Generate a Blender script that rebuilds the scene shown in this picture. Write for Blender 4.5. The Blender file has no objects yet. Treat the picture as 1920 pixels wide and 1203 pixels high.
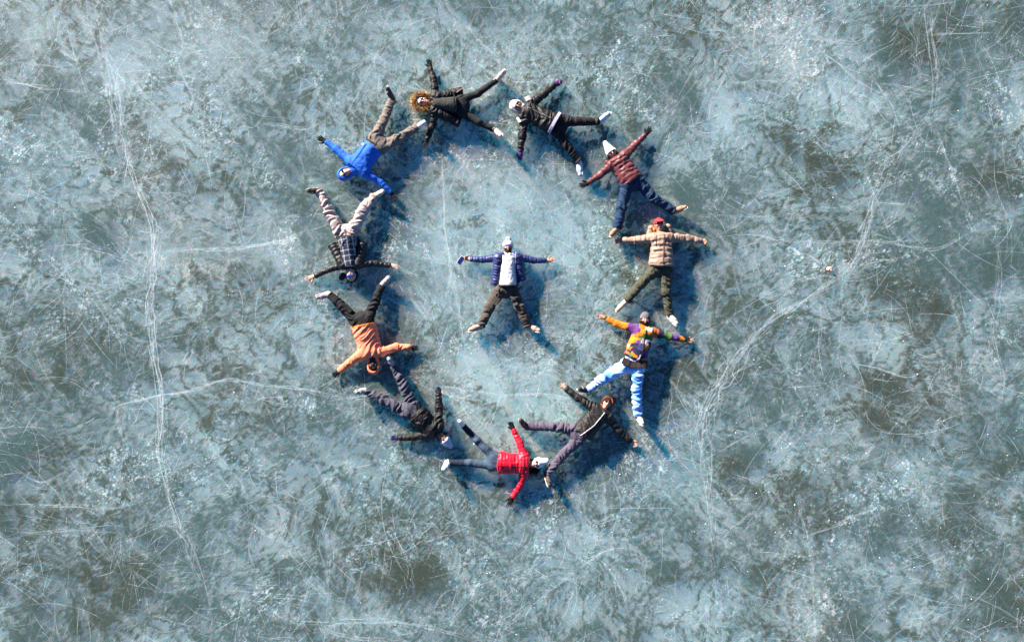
import bpy, math, random
import numpy as np
from mathutils import Vector
SC = bpy.context.scene
COL = SC.collection
rng = np.random.default_rng(7)
random.seed(7)

# ---------------------------------------------------------------- camera, sky, sun, exposure
CAM_H = 14.0            # metres above the ice
W = 18.3                # metres of ice across the frame at the surface
cam = bpy.data.cameras.new('camera'); camo = bpy.data.objects.new('camera', cam); COL.objects.link(camo)
camo.location = (0, 0, CAM_H); camo.rotation_euler = (0, 0, 0)
cam.angle = 2*math.atan(W/2/CAM_H); cam.clip_end = 2000; cam.clip_start = .1
SC.camera = camo
SUN_EL = math.radians(18)
SUN_AZ = math.atan2(-.64, .77)          # sun stands up-left of the picture
wd = bpy.data.worlds.new('World'); SC.world = wd; wd.use_nodes = True
wn = wd.node_tree.nodes; wl = wd.node_tree.links
bg = wn['Background']; sky = wn.new('ShaderNodeTexSky'); sky.sky_type = 'NISHITA'; sky.sun_disc = False
sky.sun_elevation = SUN_EL; sky.sun_rotation = SUN_AZ; sky.altitude = 3000; sky.dust_density = .0; sky.ozone_density = 6
wl.new(sky.outputs[0], bg.inputs[0]); bg.inputs[1].default_value = .05
sl = bpy.data.lights.new('sun', 'SUN'); sl.energy = 5.0; sl.angle = math.radians(.53); sl.color = (1, .92, .82)
so = bpy.data.objects.new('sun', sl); COL.objects.link(so)
sd = Vector((math.sin(SUN_AZ)*math.cos(SUN_EL), math.cos(SUN_AZ)*math.cos(SUN_EL), math.sin(SUN_EL)))
so.rotation_euler = sd.to_track_quat('Z', 'Y').to_euler(); so.location = sd*30
SC.view_settings.view_transform = 'Standard'; SC.view_settings.look = 'None'
SC.view_settings.gamma = 1; SC.view_settings.exposure = 1.93; SC.view_settings.use_curve_mapping = False
SC.cycles.transparent_max_bounces = 16; SC.cycles.max_bounces = 8

def P(px, py, z=0.0):
    """a point of the photograph (1920 px wide) dropped onto the height z"""
    k = W/1920*(CAM_H-z)/CAM_H
    return np.array(((px-960)*k, (601.5-py)*k, z))

# ---------------------------------------------------------------- node helper
class N:
    def __init__(s, name):
        s.m = bpy.data.materials.new(name); s.m.use_nodes = True
        s.t = s.m.node_tree; s.t.nodes.clear(); s.o = s.t.nodes.new('ShaderNodeOutputMaterial')
    def put(s, sock, v):
        if v is None: return
        if isinstance(v, bpy.types.NodeSocket): s.t.links.new(v, sock)
        elif sock.type == 'RGBA' and not hasattr(v, '__len__'): sock.default_value = (v, v, v, 1)
        elif sock.type == 'RGBA': sock.default_value = (*v[:3], 1)
        else: sock.default_value = v
    def n(s, kind, ins=None, out=0, **props):
        nd = s.t.nodes.new('ShaderNode'+kind)
        for k, v in props.items(): setattr(nd, k, v)
        for k, v in (ins or {}).items(): s.put(nd.inputs[k], v)
        return nd.outputs[out]
    def math(s, op, a, b=None, c=None, clamp=False):
        nd = s.t.nodes.new('ShaderNodeMath'); nd.operation = op; nd.use_clamp = clamp
        for i, v in enumerate((a, b, c)): s.put(nd.inputs[i], v)
        return nd.outputs[0]
    def mix(s, f, a, b, blend='MIX'):
        nd = s.t.nodes.new('ShaderNodeMix'); nd.data_type = 'RGBA'; nd.blend_type = blend
        s.put(nd.inputs[0], f); s.put(nd.inputs[6], a); s.put(nd.inputs[7], b); return nd.outputs[2]
    def noise(s, vec, scale, detail=4, rough=.5, dist=0, out=0):
        return s.n('TexNoise', {'Vector': vec, 'Scale': scale, 'Detail': detail, 'Roughness': rough, 'Distortion': dist}, out)
    def ramp(s, f, a, b, lo=0., hi=1.):
        nd = s.t.nodes.new('ShaderNodeMapRange'); nd.interpolation_type = 'SMOOTHSTEP'
        s.put(nd.inputs[0], f); s.put(nd.inputs[1], a); s.put(nd.inputs[2], b); s.put(nd.inputs[3], lo); s.put(nd.inputs[4], hi)
        return nd.outputs[0]
    def vmap(s, vec, rot=0, sc=(1, 1, 1), loc=(0, 0, 0)):
        return s.n('Mapping', {'Vector': vec, 'Rotation': (0, 0, rot), 'Scale': sc, 'Location': loc})
    def attr(s, name, out=2): return s.n('Attribute', out=out, attribute_name=name)
    def pos(s): return s.n('NewGeometry')
    def surf(s, sh): s.t.links.new(sh, s.o.inputs[0]); return s.m
    def warp(s, vec, scale, amt, det=3):
        d = s.noise(vec, scale, det, .5, out=1)
        d = s.n('VectorMath', {0: d, 1: (.5, .5, .5)}, operation='SUBTRACT')
        d = s.n('VectorMath', {0: d, 'Scale': amt}, operation='SCALE')
        return s.n('VectorMath', {0: vec, 1: d}, operation='ADD')

def lin(r, g, b): return tuple(((c/255)/12.92 if c <= 10 else ((c/255+.055)/1.055)**2.4) for c in (r, g, b))

def fabric(name, col, rough=.85, bump=.25, scale=60, sheen=0., use_col=False, spec=.3):
    n = N(name); p = n.n('TexCoord', out=3)
    c = n.attr('col', 0) if use_col else col
    v = n.noise(p, 9, 4, .6); v2 = n.noise(p, scale*1.5, 2, .6)
    f = n.math('ADD', n.math('MULTIPLY', v, .5), n.math('MULTIPLY', v2, .35))
    c2 = n.mix(n.ramp(f, .25, .65), n.mix(1., c, (.72, .72, .74), 'MULTIPLY'), c)
    h = n.math('ADD', n.noise(p, scale, 3, .6), n.math('MULTIPLY', n.noise(p, 14, 3, .55, 1.2), 1.4))
    b = n.n('Bump', {'Height': h, 'Strength': bump, 'Distance': .02})
    sh = n.n('BsdfPrincipled', {'Base Color': c2, 'Roughness': rough, 'Normal': b, 'Sheen Weight': sheen, 'Specular IOR Level': spec})
    return n.surf(sh)

def plain(name, col, rough=.5, spec=.5, metal=0.):
    n = N(name); p = n.n('TexCoord', out=3)
    v = n.noise(p, 25, 3, .6)
    c = n.mix(n.ramp(v, .3, .7), n.mix(1., col, (.85, .85, .85), 'MULTIPLY'), col)
    return n.surf(n.n('BsdfPrincipled', {'Base Color': c, 'Roughness': rough, 'Specular IOR Level': spec, 'Metallic': metal}))

MATS = {}
def M(key, *a, **k):
    if key not in MATS: MATS[key] = (k.pop('maker', fabric))(key, *a, **k)
    return MATS[key]

# ---------------------------------------------------------------- mesh helpers
def tag(o, label=None, cat=None, group=None, kind=None):
    for k, v in (('label', label), ('category', cat), ('group', group), ('kind', kind)):
        if v: o[k] = v
    return o
def mesh_obj(name, V, F, mats, parent=None, smooth=True, mi=None, col=None):
    me = bpy.data.meshes.new(name)
    V = np.asarray(V, dtype=np.float32); F = np.asarray(F, dtype=np.int32)
    nf, k = F.shape
    me.vertices.add(len(V)); me.vertices.foreach_set('co', V.ravel())
    me.loops.add(nf*k); me.loops.foreach_set('vertex_index', F.ravel())
    me.polygons.add(nf)
    me.polygons.foreach_set('loop_start', np.arange(0, nf*k, k, dtype=np.int32))
    me.polygons.foreach_set('loop_total', np.full(nf, k, dtype=np.int32))
    if mi is not None: me.polygons.foreach_set('material_index', np.asarray(mi, dtype=np.int32))
    me.update(calc_edges=True)
    me.polygons.foreach_set('use_smooth', np.full(nf, smooth))
    if col is not None:
        at = me.attributes.new('col', 'FLOAT_COLOR', 'POINT')
        c4 = np.ones((len(V), 4), np.float32); c4[:, :3] = col; at.data.foreach_set('color', c4.ravel())
    for m in (mats if isinstance(mats, (list, tuple)) else [mats]): me.materials.append(m)
    o = bpy.data.objects.new(name, me); COL.objects.link(o)
    if parent is not None: o.parent = parent
    return o

def hash3(i, j, k, seed):
    n = (i*374761393 + j*668265263 + k*1274126177 + seed*974634533) & 0x7fffffff
    n = ((n ^ (n >> 13))*1103515245) & 0x7fffffff
    return ((n ^ (n >> 16)) & 0xffff)/65535.0
def vnoise(Q, f, seed=0):
    Q = Q*f; I = np.floor(Q).astype(np.int64); t = Q-I; t = t*t*(3-2*t)
    r = 0
    for a in (0, 1):
        for b in (0, 1):
            for c in (0, 1):
                w = (t[:, 0] if a else 1-t[:, 0])*(t[:, 1] if b else 1-t[:, 1])*(t[:, 2] if c else 1-t[:, 2])
                r = r+w*hash3(I[:, 0]+a, I[:, 1]+b, I[:, 2]+c, seed)
    return r*2-1

def unit(v): v = np.asarray(v, float); return v/(np.linalg.norm(v)+1e-9)

class Field:
    """smooth union of tapered limbs and ellipsoids, meshed as one continuous skin"""
    def __init__(s, h): s.h = h; s.ops = []
    def cone(s, a, b, ra, rb, flat=1., k=.03, capa=None, capb=None, sub=False, p=2., bow=0.):
        s.ops.append(('c', np.array(a, float), np.array(b, float), ra, rb, flat, k, capa, capb, sub, p)); return s
    def ell(s, c, r, ax=None, k=.02, sub=False):
        s.ops.append(('e', np.array(c, float), np.array(r, float), np.eye(3) if ax is None else np.array(ax), k, sub)); return s
    def bbox(s, o, m):
        if o[0] == 'c':
            r = max(o[3], o[4])+m; return np.minimum(o[1], o[2])-r, np.maximum(o[1], o[2])+r
        r = max(o[2])+m; return o[1]-r, o[1]+r
    def mesh(s, zmin=.002):
        h = s.h
        lo = np.min([s.bbox(o, 3*h)[0] for o in s.ops if not o[-1 if o[0] == 'e' else 9]], 0)
        hi = np.max([s.bbox(o, 3*h)[1] for o in s.ops if not o[-1 if o[0] == 'e' else 9]], 0)
        lo[2] = max(lo[2], zmin-2.5*h)
        n = np.ceil((hi-lo)/h).astype(int)+1
        F = np.full(n, .2, np.float32)
        for o in s.ops:
            k = o[6] if o[0] == 'c' else o[4]; sub = o[9] if o[0] == 'c' else o[5]
            l, u = s.bbox(o, k+3*h)
            i0 = np.clip(np.floor((l-lo)/h).astype(int), 0, n); i1 = np.clip(np.ceil((u-lo)/h).astype(int)+1, 0, n)
            if (i1 <= i0).any(): continue
            X = (lo[0]+h*np.arange(i0[0], i1[0]))[:, None, None]; Y = (lo[1]+h*np.arange(i0[1], i1[1]))[None, :, None]; Z = (lo[2]+h*np.arange(i0[2], i1[2]))[None, None, :]
            if o[0] == 'c':
                _, a, b, ra, rb, flat, k, capa, capb, sub, p = o
                d = b-a; L = np.linalg.norm(d)+1e-9; ax = d/L
                up = np.array((0, 0, 1.)); up = up-ax*(up@ax)
                up = unit(up) if np.linalg.norm(up) > .05 else np.array((0, 1., 0))
                lat = np.cross(ax, up)
                dx, dy, dz = X-a[0], Y-a[1], Z-a[2]
                s_ = dx*ax[0]+dy*ax[1]+dz*ax[2]; t = np.clip(s_/L, 0, 1)
                over = s_-t*L
                vv = (dx*up[0]+dy*up[1]+dz*up[2])/flat; uu = dx*lat[0]+dy*lat[1]+dz*lat[2]
                if p == 2.: q = np.sqrt(vv*vv+uu*uu+over*over)
                else: q = (np.abs(vv)**p+np.abs(uu)**p+np.abs(over)**p)**(1/p)
                D = (q-(ra+(rb-ra)*t))*min(1., (flat+1)/2)
                if capb is not None: D = np.maximum(D, s_-L-capb)
                if capa is not None: D = np.maximum(D, -s_-capa)
            else:
                _, c, r, A, k, sub = o
                dx, dy, dz = X-c[0], Y-c[1], Z-c[2]
                q2 = 0; g2 = 0
                for ii in range(3):
                    w = dx*A[ii][0]+dy*A[ii][1]+dz*A[ii][2]; q2 = q2+(w/r[ii])**2; g2 = g2+(w/r[ii]**2)**2
                k0 = np.sqrt(q2); D = k0*(k0-1)/(np.sqrt(g2)+1e-6)
                D = np.where(k0 < .05, -min(r), D)
            sl_ = tuple(slice(i0[q_], i1[q_]) for q_ in range(3)); A0 = F[sl_]
            if sub:
                D = -D; hh = np.maximum(k-np.abs(A0-D), 0)/k; F[sl_] = np.maximum(A0, D)+hh*hh*k*.25
            else:
                hh = np.maximum(k-np.abs(A0-D), 0)/k; F[sl_] = np.minimum(A0, D)-hh*hh*k*.25
        zz = lo[2]+h*np.arange(n[2])
        F = np.maximum(F, (zmin-zz)[None, None, :])      # everything rests on the ice
        return nets(F, lo, h)

def nets(F, lo, h):
    F = F.astype(np.float32); S = F < 0
    nx, ny, nz = F.shape
    c = S[:-1, :-1, :-1].astype(np.int8)
    cnt = np.zeros((nx-1, ny-1, nz-1), np.int8)
    for a in (0, 1):
        for b in (0, 1):
            for d in (0, 1): cnt += S[a:nx-1+a, b:ny-1+b, d:nz-1+d]
    cells = np.argwhere((cnt > 0) & (cnt < 8))
    idx = np.full((nx-1, ny-1, nz-1), -1, np.int64); idx[tuple(cells.T)] = np.arange(len(cells))
    acc = np.zeros((len(cells), 3)); num = np.zeros(len(cells))
    corners = [(a, b, d) for a in (0, 1) for b in (0, 1) for d in (0, 1)]
    for i, p in enumerate(corners):
        for q in corners[i+1:]:
            df = np.subtract(q, p)
            if np.abs(df).sum() != 1: continue
            f0 = F[cells[:, 0]+p[0], cells[:, 1]+p[1], cells[:, 2]+p[2]]; f1 = F[cells[:, 0]+q[0], cells[:, 1]+q[1], cells[:, 2]+q[2]]
            m = (f0 < 0) != (f1 < 0); t = np.where(m, f0/(f0-f1+1e-12), 0)
            acc[m] += (np.array(p)+t[:, None]*df)[m]; num[m] += 1
    V = lo+h*(cells+acc/np.maximum(num, 1)[:, None])
    faces = []
    for ax in range(3):
        sl0 = [slice(None)]*3; sl1 = [slice(None)]*3; sl0[ax] = slice(0, -1); sl1[ax] = slice(1, None)
        e = S[tuple(sl0)] != S[tuple(sl1)]
        E = np.argwhere(e); o1, o2 = (ax+1) % 3, (ax+2) % 3
        ok = (E[:, o1] > 0) & (E[:, o2] > 0) & (E[:, o1] < F.shape[o1]-1) & (E[:, o2] < F.shape[o2]-1)
        E = E[ok]
        def ci(d1, d2):
            K = E.copy(); K[:, o1] += d1; K[:, o2] += d2; return idx[tuple(K.T)]
        q = np.stack([ci(-1, -1), ci(0, -1), ci(0, 0), ci(-1, 0)], 1)
        flip = ~S[tuple(E.T)]
        q[flip] = q[flip][:, ::-1]
        faces.append(q)
    Fa = np.concatenate(faces); return V, Fa[(Fa >= 0).all(1)]

def vnormals(V, F):
    a = V[F[:, 2]]-V[F[:, 0]]; b = V[F[:, 3]]-V[F[:, 1]]; n = np.cross(a, b)
    R = np.zeros_like(V)
    for i in range(4): np.add.at(R, F[:, i], n)
    return R/(np.linalg.norm(R, axis=1, keepdims=True)+1e-12)

def seg_coords(V, segs):
    """for every vertex the nearest of the segments: index, distance along it (m), lateral offset (m)"""
    best = np.full(len(V), 1e9); si = np.zeros(len(V), int); s_ = np.zeros(len(V)); u_ = np.zeros(len(V))
    for i, (a, b, r) in enumerate(segs):
        d = b-a; L = np.linalg.norm(d); ax = d/L; q = V-a; t = q@ax; tc = np.clip(t, 0, L)
        D = np.linalg.norm(q-tc[:, None]*ax, axis=1)-r
        lat = unit(np.cross(ax, (0, 0, 1)))
        m = D < best; best[m] = D[m]; si[m] = i; s_[m] = t[m]; u_[m] = (q@lat)[m]
    return si, s_, u_

# ---------------------------------------------------------------- the ice
DARK = [(1700,75,75,1.1),(1740,105,45,.8),(1805,30,40,.8),(1900,40,45,.8),(1880,320,60,.9),(1900,500,70,1.),(1840,500,40,.6),(1700,480,50,.6),(1740,560,60,.8),
 (1540,650,30,.6),(1660,712,42,.8),(1350,560,45,.6),(1400,555,35,.5),(1640,770,60,.7),(1375,870,40,.9),(1560,915,42,.7),(1540,980,30,.5),(1700,965,60,.8),(1650,1000,40,.6),
 (1880,850,75,1.1),(1850,1100,55,.6),(1905,1165,70,.8),(1600,1180,60,.5),(1785,1000,55,.7),(1320,90,30,.8),(1450,280,40,.5),(1600,330,40,.6),(1860,350,40,.6),
 (430,500,75,.8),(510,550,50,.7),(385,300,50,.55),(370,340,30,.5),(510,20,35,.6),(530,200,40,.6),(450,375,55,.5),(230,630,75,.6),(130,650,60,.5),(60,700,80,.5),
 (75,860,70,.7),(60,960,70,.6),(60,1080,80,.6),(130,1130,80,.6),(290,1050,60,.55),(210,1080,60,.5),(790,1050,55,.9),(755,1095,50,.7),(720,880,35,.5),(810,1120,40,.5),
 (600,520,40,.5),(70,200,35,.5),(65,230,30,.4),(1130,200,40,.5),(900,390,40,.4),(1130,260,40,.4),(1050,560,40,.3),(1420,740,50,.5),(720,850,40,.5),(1100,1080,40,.4),(1680,300,30,.4),(560,380,40,.4),(700,950,60,.35),(370,1130,50,.4),(300,930,40,.4),(1760,380,40,.4)]
PALE = [(60,45,70,1.),(380,60,90,.8),(450,100,60,.8),(340,250,70,.6),(215,130,60,.8),(40,280,60,.6),(120,300,80,.5),(420,455,130,.6),(310,470,60,.6),(530,450,60,.6),(600,500,80,.3),
 (1440,50,80,.7),(1500,130,50,.7),(1600,200,60,.5),(1820,420,50,.5),(1500,1150,60,.5),(1590,850,90,.6),(540,1000,60,.6),(920,310,110,.8),(880,410,110,.9),(850,560,100,.8),(900,750,120,.8),(1000,760,100,.8),(1000,400,110,.7),(1090,560,80,.7),
 (1040,700,60,.4),(620,1120,70,.4),(1080,1040,110,.5),(1260,880,90,.4),(1380,240,80,.5),(1350,150,60,.5),(230,520,100,.4),(480,700,100,.4),(330,860,90,.4),(1480,550,60,.5),(1700,900,80,.4),
 (1560,60,60,.5),(1620,180,60,.5),(820,40,90,.4),(700,60,80,.4),(950,90,80,.4),(1700,1060,80,.4),(1100,430,60,.5),(1380,1000,70,.5),(640,640,50,.4)]
WARM = [(430,455,150,.9),(330,470,70,.6),(1470,90,90,.9),(1500,140,50,.8),(400,50,120,.6),(470,120,80,.5),(640,640,60,.9),(600,690,40,.7),(960,150,70,.4),(1500,1150,90,.6),(540,1000,60,.6),(1590,860,60,.4),
 (140,130,80,.3),(1690,700,40,.3),(930,840,50,.5),(250,300,60,.4),(1000,480,60,.3),(500,520,80,.4)]
def blobs(X, Y, B):
    r = np.zeros_like(X)
    for (px, py, rad, w) in B:
        c = P(px, py); s = rad*W/1920
        r += w*np.exp(-(((X-c[0])/s)**2+((Y-c[1])/(s*.85))**2)*.9)
    return r

def fft_tex(beta, seed, n=1024, lo_=1, hi_=400, aniso=1.):
    """tileable random field with a 1/f^beta spectrum, unit variance"""
    r = np.random.default_rng(seed); kx = np.fft.fftfreq(n)[:, None]*n; ky = np.fft.rfftfreq(n)[None, :]*n
    k = np.sqrt((kx*aniso)**2+ky**2); amp = np.where((k >= lo_) & (k <= hi_), 1/np.maximum(k, 1)**beta, 0)
    f = np.fft.irfft2(amp*(r.normal(size=amp.shape)+1j*r.normal(size=amp.shape)), s=(n, n))
    return (f/f.std()).astype(np.float32)
def samp(T, X, Y, period, rot=0., sx=1., sy=1.):
    n = T.shape[0]; c, s_ = math.cos(rot), math.sin(rot)
    U = ((X*c+Y*s_)*sx/period*n) % n; V = ((-X*s_+Y*c)*sy/period*n) % n
    i = np.floor(U).astype(np.int32); j = np.floor(V).astype(np.int32); fu = (U-i).astype(np.float32); fv = (V-j).astype(np.float32)
    i %= n; j %= n; i1 = (i+1) % n; j1 = (j+1) % n
    return (T[i, j]*(1-fu)+T[i1, j]*fu)*(1-fv)+(T[i, j1]*(1-fu)+T[i1, j1]*fu)*fv
def sstep(x, a, b): t = np.clip((x-a)/(b-a), 0, 1); return t*t*(3-2*t)

def voro(X, Y, size, seed):
    """nearest and second nearest feature point, cell number, bearing from the cell's point"""
    x = X/size; y = Y/size; ci = np.floor(x).astype(np.int64); cj = np.floor(y).astype(np.int64)
    d1 = np.full(X.shape, 9., np.float32); d2 = d1.copy(); cid = np.zeros(X.shape, np.float32); th = np.zeros(X.shape, np.float32); z = np.zeros_like(ci)
    for a in (-1, 0, 1):
        for c in (-1, 0, 1):
            i = ci+a; j = cj+c; px = i+hash3(i, j, z, seed); py = j+hash3(i, j, z, seed+1)
            dx = (x-px).astype(np.float32); dy = (y-py).astype(np.float32); d = np.sqrt(dx*dx+dy*dy)
            n = d < d1; d2 = np.where(n, d1, np.minimum(d2, d)); d1 = np.where(n, d, d1)
            cid = np.where(n, hash3(i, j, z, seed+2), cid); th = np.where(n, np.arctan2(dy, dx), th)
    return d1, d2, cid, th

STEP = .018
def fine_axis(half, far):
    a = list(np.arange(0, half, STEP)); d = STEP
    while a[-1] < far: d *= 1.6; a.append(a[-1]+d)
    a = np.array(a); return np.concatenate([-a[:0:-1], a])

def ice_mesh():
    gx, gy = fine_axis(9.75, 700), fine_axis(6.35, 700)
    X, Y = np.meshgrid(gx, gy, indexing='ij'); nx, ny = X.shape
    V = np.stack([X.ravel(), Y.ravel(), np.zeros(X.size)], 1)
    I = np.arange(nx*ny).reshape(nx, ny)
    F = np.stack([I[:-1, :-1].ravel(), I[1:, :-1].ravel(), I[1:, 1:].ravel(), I[:-1, 1:].ravel()], 1)
    T2 = fft_tex(2.0, 1, lo_=2, hi_=300); T15 = fft_tex(1.5, 2, lo_=3, hi_=450); T1 = fft_tex(1.0, 3, lo_=8, hi_=500); TS = fft_tex(1.7, 4, lo_=3, hi_=120)
    Tw = fft_tex(2.6, 5, lo_=1, hi_=60); TH = fft_tex(.25, 6, lo_=60, hi_=512)
    dk, pl, wm = blobs(X, Y, DARK), blobs(X, Y, PALE), blobs(X, Y, WARM)
    # warped coordinates
    wx = X+.55*samp(Tw, X, Y, 14)+.10*samp(T2, X, Y, 5.); wy = Y+.55*samp(Tw, X+4.3, Y+1.7, 14)+.10*samp(T2, X+1.3, Y+3.1, 5.)
    big = samp(T2, X, Y, 23.); mid = samp(T2, wx, wy, 9.)
    rough = samp(T15, wx, wy, 11.); fine = samp(T1, X, Y, 8.); grain = samp(TH, X, Y, 14.)
    crx = X+.17*samp(T2, X, Y, 4.5)+.008*fine; cry = Y+.17*samp(T2, X+2.2, Y+3.1, 4.5)+.008*samp(T1, X+3, Y, 8.)
    reg = samp(T2, X, Y+9, 10.); ven = 0; plate = 0; tone = 0; hair = 0
    n1 = samp(TS, wx, wy, 15.)
    for q, (size, wid, amt, gate) in enumerate(((.80, .13, 1.15, -1.4), (.38, .16, 1.1, -1.3), (.19, .21, 1., -1.))):
        d1, d2, cid, th = voro(crx+q*3.3, cry+q*1.7, size, 20+q*7)
        e = d2-d1
        an = samp(T15, th*1.7+cid*37, d1*size*.9+cid*11, 6.)      # feathers that point at the middle of the plate
        w_ = wid*np.clip(.36+.75*an+.25*samp(T2, X+q, Y, 6.)+.35*dk, .05, 1.6)
        g_ = sstep(samp(T2, X+5*q+2, Y+3*q, 7.-q)+.5*dk-.35*pl, gate-.3, gate+1.0)
        ven = np.maximum(ven, np.exp(-(e/w_)**2)*g_*amt*(1-.35*np.clip(pl, 0, 1))*(.62+.38*sstep(fine, -1.4, 1.4)))
        sm = sstep(cid+.25*reg, .35, .75)*sstep(e, .05, .30)
        plate = np.maximum(plate, sm*(1. if q < 2 else .6)); tone = tone+(cid-.5)*(.9 if q < 2 else .4)*sstep(e, 0, .2)
        hair = np.maximum(hair, sstep(samp(T1, th*1.5+cid*17, d1*size*.25+cid*5, 5.), .5, 2.2)*sstep(samp(T2, X-q*4, Y+3, 9.), -.5, 1.)*(.8 if q < 2 else 0))
    n2 = samp(TS, wx+5, wy+2, 6.5); wmod = sstep(samp(T2, X+7, Y, 12.)+.5*dk, -.6, 1.6)
    v1 = np.exp(-((n1+.10*fine+.06*rough)/(.05+.07*wmod))**2)*sstep(reg+.7*dk, -.6, 1.)
    v2 = np.exp(-((n2+.12*fine)/(.06+.09*wmod))**2)*sstep(samp(T2, X+3, Y+5, 8.)+.7*dk, -.4, 1.1)
    bl = dk*1.25+.75*rough+.55*fine+.15*big-.45*pl-.25*plate
    bl = bl-.55*np.clip(dk, 0, 1)*sstep(-mid-.6*rough, -.4, 1.)
    blot = sstep(bl, .45, 2.1)*.92
    crunch = 1-plate*.8
    fleck = sstep(.8*samp(T15, X+9, Y+1, 3.)+.5*samp(T1, X+9, Y+1, 7.), .3, 2.2)*crunch*sstep(samp(T2, X+17, Y+4, 7.)+.4*dk, -1., 1.)*.65
    vein = np.maximum.reduce([ven*1.1, v1*.75, v2*.70, hair*.60, blot*1.1*(.72+.28*sstep(rough+.5*fine, -1., .8)), fleck*1.1])
    vein *= 1-.35*np.clip(pl, 0, 1)
    glass = sstep(mid+.5*rough+.5*dk-.5*pl-.4*tone, -.6, 1.7)
    vein = np.clip(sstep(vein*(1.+.15*fine*crunch), .02, 1.05)*1.0, 0, .98)
    # frost on top: granular rime in patches, curls and fibrous scratches
    gm = sstep(samp(T2, wx+6, wy+3, 8.)+.55*pl+.35*samp(T15, X, Y, 6.)-.15*dk, -.6, 1.4)*crunch
    gr = sstep(.75*samp(T1, X+3, Y+3, 5.)+.75*grain, .3, 1.7)
    swirl = np.exp(-((samp(T2, wx+11, wy+2, 2.6)+.1*fine)/.22)**2)
    rime = gm*(.80*gr+.14*swirl)+.02
    haze = .04+.15*sstep(rough+.5*pl, -.8, 1.8)+.08*plate
    fib = 0
    for i in range(10):
        r = i*.314+.1
        q = samp(T1, X+.07*n1+.1*i, Y+.07*mid, 9., rot=r, sx=.10, sy=1.5)
        fib = np.maximum(fib, sstep(q, .9, 2.8)*sstep(samp(T2, X+i*5, Y+i*3, 8.), -.6, .9))
    bed = np.clip(.5+.22*mid+.16*samp(T2, wx, wy+3, 5.)-.3*dk, 0, 1)
    # colour of the ice itself
    c3 = lambda *c: np.array(c, np.float32)
    lerp = lambda a, b_, t: a+(b_-a)*t[..., None]
    hue = np.clip(.5+.35*samp(T2, X+9, Y+9, 12.)+.15*rough, 0, 1)
    base = lerp(c3(.33, .48, .50), c3(.60, .73, .75), np.clip(.5+.2*mid+.25*rough*crunch+.38*pl+.5*tone-.2*dk, 0, 1))
    base = lerp(base, c3(.42, .54, .62), np.clip(hue+plate*.3, 0, 1)*.55)
    vc = lerp(c3(.042, .056, .040), c3(.048, .090, .086), np.clip(hue*1.3-.5*dk, 0, 1))
    col = lerp(base, c3(.13, .20, .21), np.clip(glass*.45*(.75+.25*crunch)+.15*dk, 0, .9))
    warm = np.clip(wm*(.4+.5*gm)+.25*sstep(samp(T2, X+1, Y+15, 9.), .3, 1.6), 0, 1)*.75
    fr = lerp(c3(.65, .79, .81), c3(.84, .80, .74), warm)
    al = np.clip(np.maximum(rime*.85, fib*.27)+haze*.45*(1+.6*fine*crunch), 0, .9)*(1-.5*np.clip(dk, 0, 1))*(1-.35*blot)
    vc = vc*(.75+.35*grain[..., None].clip(-1, 1)*.5+.25)
    A = {'rime': np.clip(.03+.95*al, 0, 1), 'frost': fr, 'vein': np.clip(vein, 0, .97), 'vcol': vc, 'bed': bed, 'col': np.clip(col, 0, 1)}
    return V, F, A

def translucent(n, col, radius, normal=None, spec=0., rough=1.):
    return n.n('BsdfPrincipled', {'Base Color': col, 'Roughness': rough, 'Specular IOR Level': spec, 'Subsurface Weight': 1., 'Subsurface Radius': radius, 'Subsurface Scale': 1., 'Normal': normal}, subsurface_method='RANDOM_WALK')
def ice_bed():
    n = N('milky_deep_ice')
    return n.surf(translucent(n, n.mix(n.attr('bed'), (.12, .30, .35), (.42, .60, .65)), (.20, 1.3, 2.1)))
def cloud_layer(name, radius, cover0, cover1, veins):
    """milky ice below the top, with the dark cracks that run through it"""
    n = N(name); c = n.mix(1., n.attr('col', 0), (1., 1., 1.), 'MULTIPLY')
    sh = n.n('MixShader', {0: n.math('MULTIPLY_ADD', n.attr('bed'), cover1-cover0, cover0), 1: n.n('BsdfTransparent', {'Color': (.96, .99, 1.)}), 2: translucent(n, c, radius)})
    return n.surf(n.n('MixShader', {0: n.math('MULTIPLY', n.attr('vein'), veins), 1: sh, 2: n.n('BsdfDiffuse', {'Color': n.attr('vcol', 0)})}))
def top_layer():
    """polished top of the ice: rime, fine scratches and a thin milky veil over clear ice"""
    n = N('scratched_ice_surface'); p = n.pos()
    g = n.noise(p, 40, 2, .7)
    c = n.mix(n.ramp(g, .3, .7), n.mix(1., n.attr('frost', 0), (.82, .84, .85), 'MULTIPLY'), n.attr('frost', 0))
    sh = translucent(n, c, (.15, .5, .8))
    gl = n.n('BsdfGlossy', {'Color': (1, 1, 1), 'Roughness': .3, 'Normal': n.n('Bump', {'Height': g, 'Strength': .4, 'Distance': .03})})
    al = n.math('MULTIPLY', n.attr('rime'), n.ramp(g, .3, .7, .75, 1.25), clamp=True)
    mix = n.n('MixShader', {0: al, 1: n.n('BsdfTransparent', {'Color': (.97, .995, 1.)}), 2: sh})
    veins = n.n('MixShader', {0: n.math('MULTIPLY', n.attr('vein'), n.math('MULTIPLY_ADD', al, -.7, .93), clamp=True), 1: mix, 2: n.n('BsdfDiffuse', {'Color': n.attr('vcol', 0)})})
    return n.surf(n.n('MixShader', {0: .015, 1: veins, 2: gl}))

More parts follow.
